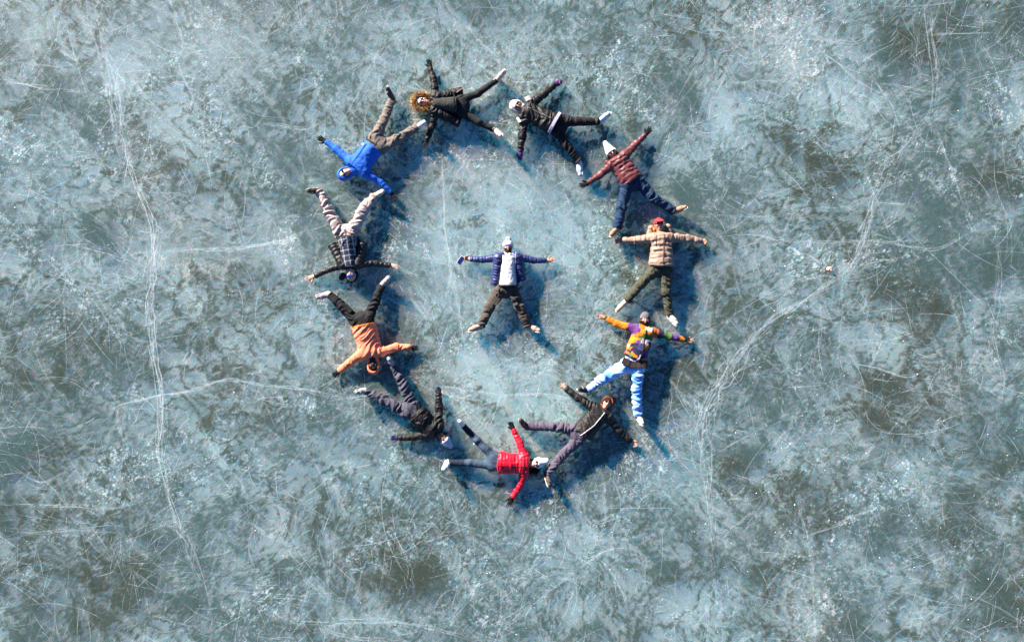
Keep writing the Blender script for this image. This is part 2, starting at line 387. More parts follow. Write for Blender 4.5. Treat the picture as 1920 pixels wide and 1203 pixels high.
def build_ice():
    V, F, A = ice_mesh()
    ice = mesh_obj('ice_surface', V, F, top_layer(), None, smooth=False); tag(ice, kind='structure')
    me = ice.data
    for nm, arr in A.items():
        if arr.ndim == 3:
            at = me.attributes.new(nm, 'FLOAT_COLOR', 'POINT'); c4 = np.ones((arr.shape[0]*arr.shape[1], 4), np.float32); c4[:, :3] = arr.reshape(-1, 3); at.data.foreach_set('color', c4.ravel())
        else: at = me.attributes.new(nm, 'FLOAT', 'POINT'); at.data.foreach_set('value', arr.ravel().astype(np.float32))
    ice['label'] = 'frozen lake surface of pale blue scratched ice'
    for nm, z, m in (('cracked_ice', -.05, cloud_layer('cracked_ice', (.18, .85, 1.4), .22, .34, .90)), ('cloudy_ice', -.12, cloud_layer('cloudy_ice', (.22, 1.0, 1.7), .30, .45, .6)),
                     ('cloudy_ice', -.20, cloud_layer('cloudy_ice_low', (.24, 1.1, 1.9), .38, .55, .5)), ('deep_ice', -.30, ice_bed())):
        o = bpy.data.objects.new(nm, me); COL.objects.link(o); o.parent = ice; o.location.z = z
        o.material_slots[0].link = 'OBJECT'; o.material_slots[0].material = m; tag(o, kind='structure')

def ribbon_mat():
    n = N('white_scratch'); p = n.pos(); a = n.attr('a')
    br = n.ramp(n.noise(p, 22, 4, .7), .30, .62, .25, 1.)
    c = n.mix(n.math('MULTIPLY', n.attr('warm'), 1., clamp=True), (.74, .84, .88), (.88, .84, .80))
    return n.surf(n.n('MixShader', {0: n.math('MULTIPLY', a, br), 1: n.n('BsdfTransparent'), 2: n.n('BsdfDiffuse', {'Color': c})}))

class Ribbons:
    def __init__(s): s.V = []; s.F = []; s.A = []; s.Wm = []; s.n = 0
    def add(s, pts, w, a, z, warm=0., taper=True):
        pts = np.asarray(pts)[:, :2]; m = len(pts)
        t = np.gradient(pts, axis=0); t /= np.linalg.norm(t, axis=1, keepdims=True)+1e-9
        nr = np.stack([-t[:, 1], t[:, 0]], 1)
        u = np.linspace(0, 1, m); ww = w*(np.sin(np.pi*np.clip(u, .02, .98))**.5 if taper else 1.)*np.ones(m)
        ww = ww*rng.uniform(.6, 1.3, m)
        L = pts+nr*ww[:, None]/2; R = pts-nr*ww[:, None]/2
        v = np.empty((2*m, 3)); v[0::2, :2] = L; v[1::2, :2] = R; v[:, 2] = z
        i = s.n+2*np.arange(m-1)
        s.F.append(np.stack([i, i+1, i+3, i+2], 1)); s.V.append(v); s.A.append(np.repeat(a*(np.clip(np.sin(np.pi*np.clip(u, .03, .97))*2, 0, 1) if taper else np.ones(m)), 2)); s.Wm.append(np.full(2*m, warm)); s.n += 2*m
    def build(s, name, label):
        o = mesh_obj(name, np.concatenate(s.V), np.concatenate(s.F), M('white_scratch', maker=lambda k: ribbon_mat()), None, smooth=False)
        for nm, arr in (('a', s.A), ('warm', s.Wm)):
            at = o.data.attributes.new(nm, 'FLOAT', 'POINT'); at.data.foreach_set('value', np.concatenate(arr).astype(np.float32))
        return tag(o, label, kind='stuff')

def spline(ctrl, step=.06):
    c = np.array(ctrl, float); c = np.vstack([2*c[0]-c[1], c, 2*c[-1]-c[-2]]); out = []
    for i in range(1, len(c)-2):
        m = max(2, int(np.linalg.norm(c[i+1]-c[i])/step)); t = np.linspace(0, 1, m, endpoint=False)[:, None]
        p0, p1, p2, p3 = c[i-1:i+3]
        out.append(.5*(2*p1+(p2-p0)*t+(2*p0-5*p1+4*p2-p3)*t**2+(3*p1-p0-3*p2+p3)*t**3))
    out.append(c[-2][None]); return np.concatenate(out)
def jitter(pts, amp, f=2., seed=0):
    q = np.column_stack([pts, np.full(len(pts), seed*3.7)])
    return pts+amp*np.column_stack([vnoise(q, f, seed), vnoise(q, f, seed+51)])+amp*.35*np.column_stack([vnoise(q, f*4, seed+9), vnoise(q, f*4, seed+77)])

# pressure cracks of the photograph: control points (photo px), strength, strands, spread m
CRACKS = [
 ([(185,-10),(195,90),(215,150),(228,225),(240,290),(262,360),(290,430),(285,500),(280,560),(285,640),(300,720),(300,800),(298,850),(310,900),(335,990),(365,1060),(390,1120),(410,1203)], 1., 7, .10),
 ([(172,-10),(185,60),(200,120),(212,190),(218,260),(222,330)], .7, 5, .13),
 ([(1768,-10),(1765,50),(1780,85),(1765,130),(1752,190),(1745,220),(1700,275),(1665,320),(1640,370),(1625,430),(1600,490),(1570,520),(1500,570),(1450,600),(1400,650),(1350,720),(1320,770),(1318,850),(1330,950),(1345,1203)], 1., 6, .09),
 ([(1735,-10),(1745,60),(1755,130),(1750,210)], .7, 4, .06),
 ([(1750,220),(1770,280),(1790,330),(1810,400)], .5, 2, .03),
 ([(1445,600),(1400,650),(1365,700),(1330,760),(1290,850)], .8, 9, .30),
 ([(1860,420),(1870,480),(1870,560),(1862,630),(1880,700),(1885,760)], .7, 5, .09),
 ([(1862,630),(1840,690),(1820,720)], .5, 5, .2),
 ([(560,245),(640,235),(700,120),(760,60),(830,30),(900,-5)], .6, 3, .1),
 ([(-10,112),(60,120),(130,128)], .6, 3, .05), ([(-10,150),(50,158),(90,165),(130,160)], .8, 3, .04),
 ([(280,470),(350,468),(430,465),(520,455),(560,440),(600,437)], .8, 4, .05),
 ([(140,770),(200,765),(260,750),(300,740),(350,735),(420,712),(500,722),(560,728),(640,745),(690,742),(810,728)], .75, 3, .04),
 ([(0,946),(80,945),(150,950),(200,955),(250,945),(300,925)], .6, 3, .04), ([(-10,990),(60,995),(120,992),(180,995),(240,1002)], .6, 3, .05),
 ([(0,865),(40,888),(80,905),(130,880),(160,865)], .5, 2, .04),
 ([(545,1160),(600,1170),(680,1165),(740,1165),(800,1175),(900,1203)], .6, 3, .05),
 ([(915,1203),(970,1160),(1010,1125),(1080,1070),(1130,1035),(1170,1020)], .9, 3, .04), ([(600,1175),(640,1190),(700,1195),(780,1203)], .6, 2, .04),
 ([(1495,1010),(1560,985),(1620,960),(1655,948)], .8, 4, .03), ([(1310,600),(1330,540),(1345,510)], .3, 3, .1),
 ([(1320,800),(1335,840),(1335,900),(1325,960)], .7, 3, .03), ([(1495,900),(1500,960),(1515,1010),(1525,1100),(1525,1203)], .45, 2, .03),
 ([(830,290),(832,370),(835,440),(855,560),(868,640),(872,690)], .7, 4, .04), ([(850,535),(890,533),(910,550)], .6, 2, .02),
 ([(780,360),(830,420),(850,560)], .3, 2, .1), ([(860,780),(960,740),(1060,745),(1150,765),(1200,790)], .4, 3, .08),
 ([(960,660),(1010,690),(1080,710),(1130,730)], .4, 3, .08), ([(1320,450),(1400,440),(1480,452),(1560,455),(1640,452),(1700,462),(1760,465),(1840,425)], .6, 2, .03),
 ([(1400,60),(1480,72),(1560,76),(1610,78),(1648,46)], .7, 2, .03), ([(1500,70),(1560,110),(1620,160),(1700,192)], .6, 2, .02), ([(1610,160),(1660,125),(1720,75)], .4, 2, .03),
 ([(1720,65),(1800,62),(1870,60)], .5, 2, .02), ([(1780,300),(1830,350),(1860,265),(1920,240)], .5, 2, .04),
 ([(1590,680),(1650,690),(1700,705),(1740,690)], .6, 2, .02), ([(1370,480),(1390,560),(1410,630)], .3, 1, .02), ([(1800,700),(1850,730),(1900,760)], .4, 2, .03),
 ([(1620,900),(1760,910),(1900,890)], .3, 2, .05), ([(460,230),(520,235),(580,240),(640,200)], .6, 2, .03), ([(400,150),(470,240),(520,170)], .4, 2, .03),
 ([(240,135),(300,135)], .6, 2, .02), ([(245,150),(290,200),(310,215)], .5, 3, .04), ([(100,400),(60,350),(0,400)], .5, 3, .1), ([(60,700),(100,650),(160,560),(170,450)], .3, 2, .1),
 ([(600,300),(700,190),(800,170),(850,100)], .35, 2, .08), ([(1050,70),(1150,90),(1250,60),(1330,70)], .35, 2, .06), ([(960,0),(1010,60),(1080,90)], .4, 2, .08),
 ([(1200,700),(1290,620),(1340,520)], .3, 3, .12), ([(640,900),(700,860),(760,880),(850,950)], .35, 2, .1), ([(980,960),(1020,985),(1060,990),(1110,970)], .5, 2, .04),
 ([(670,745),(700,765),(740,760)], .7, 2, .02), ([(820,725),(900,733),(960,745)], .6, 2, .02), ([(1150,930),(1130,1000),(1090,1080),(1050,1203)], .35, 3, .1)]
def build_scratches():
    R = Ribbons(); sd_ = 1
    for ctrl, a, ns, spread in CRACKS:
        base = spline([P(*c)[:2] for c in ctrl], .05)
        L = len(base)
        for k in range(ns*3):
            off = rng.normal(0, spread*.6, 2); sd_ += 1
            pts = jitter(base+off*.5, spread*.9+.015, 1.2, sd_)
            i0, i1 = (0, L) if k < 2 else tuple(sorted(rng.integers(0, L, 2)))
            if i1-i0 < 6: continue
            R.add(pts[i0:i1], rng.uniform(.006, .020)*(1.1 if k < 2 else .8), a*rng.uniform(.12, .42), .0010+.0001*(sd_ % 9), warm=.35*(rng.random() < .4))
        # hairs that leave the crack sideways
        for k in range(int(L*a*.16)):
            i = rng.integers(1, L-1); t = base[i+1 if i+1 < L else i]-base[i-1]; th = math.atan2(t[1], t[0])+rng.normal(0, .5)+(math.pi if rng.random() < .5 else 0)
            ln = rng.uniform(.15, .8); s_ = np.linspace(0, ln, 8)[:, None]; cv = rng.normal(0, .5)
            d = np.column_stack([np.cos(th+cv*s_[:, 0]), np.sin(th+cv*s_[:, 0])])
            R.add(base[i]+rng.normal(0, spread*.5, 2)+d*s_, rng.uniform(.004, .012), a*rng.uniform(.25, .6), .0021)
    R.build('pressure_cracks', 'long white pressure cracks winding over the ice')
    R = Ribbons()
    X0, X1, Y0, Y1 = -11.5, 11.5, -7.6, 7.6
    # hubs where fine scratches radiate
    for h_ in range(150):
        c = np.array((rng.uniform(X0, X1), rng.uniform(Y0, Y1))); m = rng.integers(5, 16); ph = rng.uniform(0, 6.28); fan = rng.uniform(.8, 6.28)
        for k in range(m):
            th = ph+fan*k/m+rng.normal(0, .1); ln = rng.uniform(.15, .9); cv = rng.normal(0, .15); s_ = np.linspace(0, ln, 9)
            pts = c+rng.normal(0, .04, 2)+np.column_stack([np.cos(th+cv*s_), np.sin(th+cv*s_)])*s_[:, None]
            R.add(pts, rng.uniform(.003, .009), rng.uniform(.12, .48), .0026)
    # dominant directions vary from place to place
    for k in range(17000):
        c = np.array((rng.uniform(X0, X1), rng.uniform(Y0, Y1)))
        q = np.array([[c[0], c[1], 0.]]); loc = vnoise(q, .35, 5)[0]*3.2; den = vnoise(q, .55, 15)[0]
        if rng.random() > .55+.6*den: continue
        th = loc+rng.normal(0, .55) if rng.random() < .55 else rng.uniform(0, 6.28)
        ln = min(3.4, .10+rng.exponential(.36)); cv = rng.normal(0, .30)/max(ln, .4); m = max(5, int(ln/.09))
        s_ = np.linspace(-ln/2, ln/2, m); pts = c+np.column_stack([np.cos(th+cv*s_), np.sin(th+cv*s_)])*s_[:, None]
        R.add(pts, rng.uniform(.003, .009)*(1.3 if ln > 1 else 1), rng.uniform(.10, .52)*(.8 if ln > 1 else 1.), .0032+.0001*(k % 6))
    R.build('skate_scratches', 'thousands of fine white scratches in the ice')
    # ice chips that glint
    V = []; F = []
    for k in range(2600):
        c = np.array((rng.uniform(X0, X1), rng.uniform(Y0, Y1), .004)); r = abs(rng.normal(0, .004))+.0025
        q = np.array([[c[0], c[1], 0.]])
        if vnoise(q, .8, 33)[0] < -.1 and rng.random() < .8: continue
        a0 = rng.uniform(0, 6.28); i = len(V)
        for j in range(3): V.append(c+np.array((math.cos(a0+j*2.1)*r*rng.uniform(.6, 1.5), math.sin(a0+j*2.1)*r, rng.uniform(-.002, .002))))
        V.append(c+np.array((0, 0, r*rng.uniform(.5, 1.2))))
        F += [(i, i+1, i+3), (i+1, i+2, i+3), (i+2, i, i+3)]
    n = N('ice_chip'); m = n.surf(n.n('BsdfPrincipled', {'Base Color': (.9, .93, .95), 'Roughness': .25, 'Specular IOR Level': .8}))
    tag(mesh_obj('ice_chips', V, F, m, smooth=False), 'scattered glinting white chips of ice', kind='stuff')

build_ice()
build_scratches()

# ---------------------------------------------------------------- people
CROP = {'A': (570,150,.2078), 'B': (750,90,.1746), 'C': (930,130,.1828), 'D': (1060,210,.2078), 'E': (1130,390,.1954), 'F': (1070,570,.1995),
        'G': (960,700,.1912), 'H': (810,770,.1662), 'I': (650,660,.1663), 'J': (580,510,.1745), 'K': (550,340,.1663), 'L': (840,430,.1828)}
def ang_rot(v, a): return np.array((v[0]*math.cos(a)-v[1]*math.sin(a), v[0]*math.sin(a)+v[1]*math.cos(a), v[2] if len(v) > 2 else 0))

def hand_prims(F, w, tip, thumbv, grow=0., fist=False, grip=False, spread=.30):
    d = tip-w; L = np.clip(np.linalg.norm(d[:2]), .15, .195); d = unit((d[0], d[1], 0)); z = w[2]
    lat = unit(thumbv-d*(thumbv@d)); lat[2] = 0; lat = unit(lat); s = L/.19; up = np.array((0, 0, 1.))
    pt = lambda a, b, c=0.: w+d*a*s+lat*b*s+up*c
    F.cone(pt(-.02, 0), pt(.03, 0, .0), .026+grow, .033+grow, .62, .02)
    F.cone(pt(.035, 0), pt(.075, .0, .004), .036+grow, .040+grow, .42, .02)
    for i, (o, ln, sp) in enumerate(((.030, .072, .55), (.010, .082, .15), (-.011, .075, -.22), (-.031, .058, -.65))):
        fd = unit(d+lat*math.tan(sp*spread)); b = pt(.083-.004*abs(i-1), o)
        r = .0092+grow*.8
        if fist or grip:
            m = b+fd*.030*s+up*.014; e = m-fd*.012*s+up*.030 if fist else m+up*.036-fd*.004
            F.cone(b, m, r+.002, r, 1, .008); F.cone(m, e, r, r-.001, 1, .008)
        else:
            m = b+fd*ln*.5*s+up*.006*(1+i % 2); e = m+unit(fd+up*(.25+.12*i))*ln*.5*s
            F.cone(b-fd*.02, m, r+.0015, r, 1, .006); F.cone(m, e, r, r-.002, 1, .006)
    tb = pt(.028, .026); tm = tb+unit(d*.62+lat*.8+up*.15)*.042*s; te = tm+unit(d*.85+lat*.5+up*.2)*.032*s
    if fist or grip: te = tm+unit(d*.6-lat*.5+up*.6)*.03
    F.cone(tb, tm, .014+grow, .0105+grow, 1, .012); F.cone(tm, te, .0105+grow*.8, .009+grow*.8, 1, .008)

def segs_of(*abr): return [(np.array(a, float), np.array(b, float), r) for a, b, r in abr]

def cloth_finish(V, F, segs, style, amp=1., seed=0, period=.075, damp0=False):
    """quilting or folds along the limbs"""
    n = vnormals(V, F); si, s, u = seg_coords(V, segs)
    if style == 'puffer':
        ph = s/period+.16*vnoise(V, 7., seed)+.45*vnoise(V, 2.2, seed+6)+.3*si
        prof = np.abs(np.sin(np.pi*ph))**.55-.62
        prof = prof*(.75+.5*vnoise(V, 5., seed+12))
        d = amp*.014*prof+amp*.008*(1-2*np.abs(vnoise(V, 13., seed+2)))+amp*.010*vnoise(np.stack([s*30, u*9, V[:, 2]*9], 1), 1., seed+3)
    elif style == 'smooth':
        d = amp*.009*vnoise(np.stack([s*9+u*4, u*6, V[:, 2]*6+si], 1), 1., seed)+amp*.004*vnoise(V, 28., seed+4)
    else:
        w = vnoise(V, 5., seed+8)
        q = np.stack([s*15+u*7*np.sin(si*2.1+seed)+1.6*w, u*5+.8*w, V[:, 2]*5+si*3.], 1)
        r1 = 1-2*np.abs(vnoise(q, 1., seed)); q2 = q*2.1; r2 = 1-2*np.abs(vnoise(q2, 1., seed+5))
        d = amp*(.017*r1+.009*r2-.004)
    k = np.clip((V[:, 2]-.004)/.03, 0, 1)*np.where((si == 0) & damp0, .35, 1)
    V = V+n*(d*k)[:, None]; V[:, 2] = np.maximum(V[:, 2], .002)
    return V, si, s, u

def drape(name, V, path, width, mat, parent, lift=.004, thick=.006, step=.012, box=None):
    """a band laid over the cloth below it, with its own thickness"""
    pts = []
    for a, b in zip(path[:-1], path[1:]):
        m = max(2, int(np.linalg.norm(b[:2]-a[:2])/step)); pts += [a[:2]+(b[:2]-a[:2])*t for t in np.linspace(0, 1, m, endpoint=False)]
    pts.append(path[-1][:2]); pts = np.array(pts); zs = []
    for p in pts:
        dd = np.hypot(V[:, 0]-p[0], V[:, 1]-p[1]); m = dd < max(.016, width*.6); zs.append(V[m, 2].max() if m.any() else np.nan)
    zs = np.array(zs); ok = ~np.isnan(zs)
    if not ok.any(): zs[:] = .02
    else: zs = np.interp(np.arange(len(zs)), np.flatnonzero(ok), zs[ok])
    k = np.ones(3)/3
    if len(zs) > 4: zs[1:-1] = np.convolve(zs, k, 'valid')
    t = np.gradient(pts, axis=0) if len(pts) > 1 else np.array([[1., 0]]); t /= np.linalg.norm(t, axis=1, keepdims=True)+1e-9
    nr = np.stack([-t[:, 1], t[:, 0]], 1); VV = []; FF = []
    for i in range(len(pts)):
        for s_, dz in ((-1, lift-thick*2.5), (1, lift-thick*2.5), (.85, lift+thick*.5), (-.85, lift+thick*.5)):
            VV.append((*(pts[i]+nr[i]*s_*width/2), max(.003, zs[i]+dz)))
    for i in range(len(pts)-1):
        for j in range(4): a = 4*i+j; b = 4*i+(j+1) % 4; FF.append((a, b, b+4, a+4))
    FF.append((3, 2, 1, 0)); e = 4*(len(pts)-1); FF.append((e, e+1, e+2, e+3))
    return mesh_obj(name, VV, FF, mat, parent, smooth=False)

def lathe_ball(name, c, r, mat, parent, seed=0, amp=.15, n=14, flat=(1, 1, 1), fuzz=0):
    V = []; F = []
    for i in range(n+1):
        for j in range(n*2):
            a = math.pi*i/n; b = math.pi*j/n; V.append((math.sin(a)*math.cos(b), math.sin(a)*math.sin(b), math.cos(a)))
    V = np.array(V); rr = r*(1+amp*vnoise(V, 3.5, seed)+amp*.6*vnoise(V, 9., seed+2)); V = c+V*rr[:, None]*np.array(flat); m = n*2
    for i in range(n):
        for j in range(m): F.append((i*m+j, (i+1)*m+j, (i+1)*m+(j+1) % m, i*m+(j+1) % m))
    return mesh_obj(name, V, F, mat, parent)

def tufts(name, roots, dirs, length, width, mat, parent, cols=None, seed=0, curl=.5, nseg=4):
    """locks of hair or fur: tapered bent blades with two faces at right angles"""
    r = np.random.default_rng(seed); V = []; F = []; C = []
    for q, (p, d) in enumerate(zip(roots, dirs)):
        d = unit(d); a = unit(np.cross(d, r.normal(size=3))); b = np.cross(d, a); L = length*r.uniform(.6, 1.3); bend = r.normal(0, curl, 2); base = len(V)
        for i in range(nseg+1):
            t = i/nseg; c = p+d*L*t+(a*bend[0]+b*bend[1])*L*t*t; w = width*(1-t)**.7*.5+.0006
            for k in range(3): V.append(c+(a*math.cos(k*2.094)+b*math.sin(k*2.094))*w); C.append(cols[q] if cols is not None else (1, 1, 1))
        for i in range(nseg):
            for k in range(3): F.append((base+3*i+k, base+3*i+(k+1) % 3, base+3*i+3+(k+1) % 3, base+3*i+3+k))
    V = np.array(V); V[:, 2] = np.maximum(V[:, 2], .003)
    return mesh_obj(name, V, F, mat, parent, col=np.array(C) if cols is not None else None)

SKIN = {'light': (.60, .36, .27), 'tan': (.44, .235, .155), 'brown': (.27, .135, .08)}
def person(S):
    ox, oy, sc = CROP[S['crop']]
    T = lambda q, z: P(ox+q[0]*sc, oy+q[1]*sc, z)
    sd_ = S.get('seed', ord(S['crop'])); r_ = np.random.default_rng(sd_)
    root = bpy.data.objects.new('person', None); COL.objects.link(root)
    tag(root, S['label'], 'person', 'people lying on the ice')
    sh = [T(S['shoulders'][i], .125) for i in (0, 1)]; el = [T(S['elbows'][i], S.get('elz', .085)) for i in (0, 1)]
    wr = [T(S['wrists'][i], S.get('wz', (.055, .055))[i]) for i in (0, 1)]; tp = [T(S['tips'][i], .05) for i in (0, 1)]
    hm = [T(S['hem'][i], .13) for i in (0, 1)]; hp = [T(S['hips'][i], .115) for i in (0, 1)]
    kn = [T(S['knees'][i], S.get('kz', (.115, .115))[i]) for i in (0, 1)]; an = [T(S['ankles'][i], .075) for i in (0, 1)]
    toe = [T(S['toes'][i], .15) for i in (0, 1)]
    nk = T(S['neck'], .125); top = T(S['headtop'], .105)
    ms = (sh[0]+sh[1])/2; mh = (hm[0]+hm[1])/2; mp = (hp[0]+hp[1])/2
    root.location = (mp[0], mp[1], 0)
    bpy.context.view_layer.update()
    up = unit((ms-mp)*(1, 1, 0))                      # towards the head
    hd = unit((top-nk)*(1, 1, 0)); hc = T(S['head'], .105)+hd*.028; lat = np.cross(hd, (0, 0, 1.)); zz = np.array((0, 0, 1.))
    tilt = S.get('nod', 0.)
    hy = unit(hd+zz*tilt); hz = unit(np.cross(lat, hy))
    if hz[2] < 0: hz = -hz
    HA = np.array((lat, hy, hz)); HL = lambda x, y, z: hc+lat*x+hy*y+hz*z
    g = S.get('girth', 1.)
    kids = []
    def add(name, F, mats, damp0=False, seam=None, style=None, amp=1., period=.075, colf=None, mif=None, label=None, ss=None, parent=None):
        V, Fa = F.mesh()
        if style: V, si, s, u = cloth_finish(V, Fa, ss, style, amp, sd_, period, damp0)
        col = colf(V, si, s, u) if colf else None
        mi = None
        if mif is not None:
            c = V[Fa].mean(1); mi = mif(c)
        o = mesh_obj(name, V-np.array(root.location), Fa, mats, parent or root, mi=mi, col=col)
        if label: o['label'] = label
        kids.append((o, V)); return o, V
    loc0 = np.array(root.location)
    # ---------------- body: one continuous skin from scalp to feet
    B = Field(.0072)
    B.ell(HL(0, .012, -.005), (.074, .098, .092), HA, .02); B.ell(HL(0, -.048, .012), (.056, .062, .066), HA, .03)
    B.cone(HL(0, .018, .080), HL(0, -.022, .098), .009, .013, 1, .010)                       # nose
    B.ell(HL(0, .034, .072), (.052, .014, .020), HA, .015)                                  # brow
    for s_ in (-1, 1):
        B.ell(HL(s_*.030, .014, .090), (.017, .012, .012), HA, .010, True)
        B.ell(HL(s_*.077, -.004, -.004), (.010, .030, .018), HA, .010); B.ell(HL(s_*.042, -.022, .058), (.022, .020, .020), HA, .02)
    B.ell(HL(0, -.050, .082), (.024, .0085, .010), HA, .006); B.ell(HL(0, -.085, .060), (.022, .018, .018), HA, .02)
    B.cone(HL(0, -.07, -.02), nk+(ms-nk)*.5, .054, .060, 1, .03)
    half = np.linalg.norm(sh[0]-sh[1])/2
    B.cone(ms-up*.05, mp+up*.05, max(.10, half*.8), .11, .62, .05, capa=.07)
    for i in (0, 1):
        B.cone(sh[i], el[i], .048, .038, 1, .03); B.cone(el[i], wr[i], .038, .026, 1, .02)
        B.cone(hp[i], kn[i], .060, .042, 1, .03); B.cone(kn[i], an[i], .042, .030, 1, .02)
    tv = [up if t > 0 else -up for t in S.get('thumb', (1, 1))]
    for i in (0, 1): hand_prims(B, wr[i], tp[i], tv[i], 0., fist=S.get('fist', (0, 0))[i] == 1, grip=S.get('fist', (0, 0))[i] == 2, spread=S.get('spread', .34))
    skin = SKIN[S.get('skin', 'tan')]
    ms_ = M('skin_'+S.get('skin', 'tan'), maker=lambda k: skin_mat(k, skin)); ml = M('lips_'+S.get('skin', 'tan'), maker=lambda k: plain(k, tuple(np.array(skin)*(.8, .45, .45)), .5))
    mb = M('beard', (.022, .016, .013), bump=1., scale=160)
    def bmi(c):
        q = (c-hc)@HA.T; m = np.zeros(len(c), int)
        m[(np.abs(q[:, 0]) < .022) & (np.abs(q[:, 1]+.050) < .009) & (q[:, 2] > .07)] = 1
        m[(np.abs(np.abs(q[:, 0])-.030) < .018) & (np.abs(q[:, 1]-.037) < .005) & (q[:, 2] > .06)] = 2
        if S.get('beard'):
            b = (q[:, 1] < -.030) & (q[:, 1] > -.125) & (q[:, 2] > -.02) & (np.abs(q[:, 0]) < .09) & ~((np.abs(q[:, 0]) < .02) & (np.abs(q[:, 1]+.050) < .007))
            b &= ~((q[:, 1] > -.040) & (np.abs(q[:, 0]) < .014)) & (np.linalg.norm(q, axis=1) < .16); m[b & (m != 1)] = 2
        return m
    if S.get('balaclava'): 
        add('body', B, [ms_, ml, mb], mif=bmi)
    else: add('body', B, [ms_, ml, mb], mif=bmi)
    if not S.get('glasses'):
        for s_ in (-1, 1):
            e = lathe_ball('eye', HL(s_*.030, .014, .076)-loc0, .0125, M('eye_white', (.75, .72, .68), .3, maker=plain), root, 1, 0., 8)
            lathe_ball('pupil', HL(s_*.030, .014, .0855)-loc0, .006, M('pupil', (.02, .012, .01), .2, maker=plain), e, 1, 0., 6, )
    # ---------------- trousers
    tr = S['trousers']; k = tr.get('fat', 1.)
    F = Field(.0098)
    ht = np.linalg.norm(hm[0]-hm[1])/2
    lo_ = np.array((0, 0, -.012))
    F.cone(mh+up*.05+lo_, mp+lo_, min(.165, ht*.80), .150, .68, .05, p=2.3)
    F.cone(hp[0]+lo_, hp[1]+lo_, .104*g, .104*g, 1, .05)
    ss = [(mh+up*.10, mp, .14)]
    for i in (0, 1):
        ax = unit(an[i]-kn[i])
        F.cone(hp[i], kn[i], .100*k*g, .076*k, .92, .035); F.cone(kn[i], an[i]+ax*.01, .074*k, tr.get('cuff', .062)*k, .95, .03, capb=0.)
        ss += [(hp[i], kn[i], .08), (kn[i], an[i], .06)]
    mt = M(*tr['mat'], **tr.get('mk', {}))
    mats = [mt]; mif = None
    if 'low' in tr:                                   # lower legs take a second material below a ragged edge
        mats.append(M(*tr['low']))
        def mif(c):
            si, s, u = seg_coords(c, ss); fr = np.array([0, 0, .35, 0, .35]); L = np.array([np.linalg.norm(b-a) for a, b, _ in ss])
            cut = .09+.02*vnoise(c, 14., 3)
            return (((si == 2) | (si == 4)) & (s > cut)).astype(int)
    o, VT = add('trousers', F, mats, True, style=tr.get('style', 'fold'), amp=tr.get('amp', 1.), ss=ss, mif=mif, label=tr.get('label'), colf=tr.get('colf'))
    L2 = lambda q: T(q, 0.)
    # fly seam and pocket seams
    if tr.get('seams', True):
        dk = M('seam_'+tr['mat'][0], tuple(np.array(tr['mat'][1])*.5))
        so_ = drape('fly_seam', VT, [mh-up*.01, mp-up*.05], .010, dk, root, .001, .003); so_.location = -loc0[0], -loc0[1], 0
        for i in (0, 1):
            a = mh+(hm[i]-mh)*.55-up*.03; b = mh+(hm[i]-mh)*.9-up*.13
            q = drape('pocket_seam', VT, [a, b], .010, dk, root, .001, .003); q.location = (-loc0[0], -loc0[1], 0)
    if tr.get('cargo'):
        for i in (0, 1):
            m = hp[i]+(kn[i]-hp[i])*.62; ax = unit(kn[i]-hp[i]); l_ = np.cross(ax, zz)*(1 if i else -1)
            q = drape('cargo_pocket', VT, [m+l_*.045-ax*.07, m+l_*.045+ax*.07], .085, mt, root, .006, .012); q.location = (-loc0[0], -loc0[1], 0)
    # ---------------- top garments
    jk = S['jacket']; jf = jk.get('fat', 1.); mj = M(*jk['mat'], **jk.get('mk', {})); armr = np.array((.072, .060, .050))*jf
    hx = unit((mh-ms)*(1, 1, 0))
    ss = [(ms+up*.06, mh, .12)]
    for i in (0, 1): ss += [(sh[i], el[i], .06), (el[i], wr[i], .05)]
    J = Field(.0098)
    opened = jk.get('open')
    if not opened:
        J.cone(ms-up*.01, mh+hx*.02, half*.80+.03, ht*jk.get('flare', 1.), .125*jf/(half*.8+.05), .05, capa=.055, capb=-.02, p=2.35)
        J.cone(mh+up*.16, mh+hx*.02, .135*jf, .138*jf, 1, .06, capb=-.02)
        J.cone(nk+(ms-nk)*.55-zz*.012, ms-up*.03, .066, .13, .95, .05)                                           # collar
    else:
        cz = np.array((0, 0, -.055))
        J.cone(ms+cz, mh+cz, half+.03, ht*1.08, .40, .03, capa=.06, capb=.0)
        for i in (0, 1):
            e = T(jk['flap'][i], .075); a = sh[i]+(ms-sh[i])*.25+np.array((0, 0, .03))
            J.cone(a, e, .085, .080, jk.get('pf', .95), .03, capb=.0)
            J.cone(nk+(sh[i]-nk)*.45+zz*.02, a, .05, .07, 1, .03)
            ss.append((a, e, .08))
    J.cone(sh[0]+(ms-sh[0])*.3, sh[1]+(ms-sh[1])*.3, .098*jf, .098*jf, .95, .05) if not opened else None
    for i in (0, 1):
        J.cone(sh[i]+(ms-sh[i])*.12, el[i], armr[0]*1.12, armr[1], .95, .04)
        ax = unit(wr[i]-el[i]); J.cone(el[i], wr[i]-ax*.005, armr[1], armr[2], .92, .03, capb=0.)
    oj, VJ = add('jacket', J, [mj] if not jk.get('lining') else [mj, M(*jk['lining'])], style=jk.get('style', 'fold'), amp=jk.get('amp', 1.), period=jk.get('period', .075), ss=ss, colf=jk.get('colf'), label=jk.get('label'))
    V_all = VJ
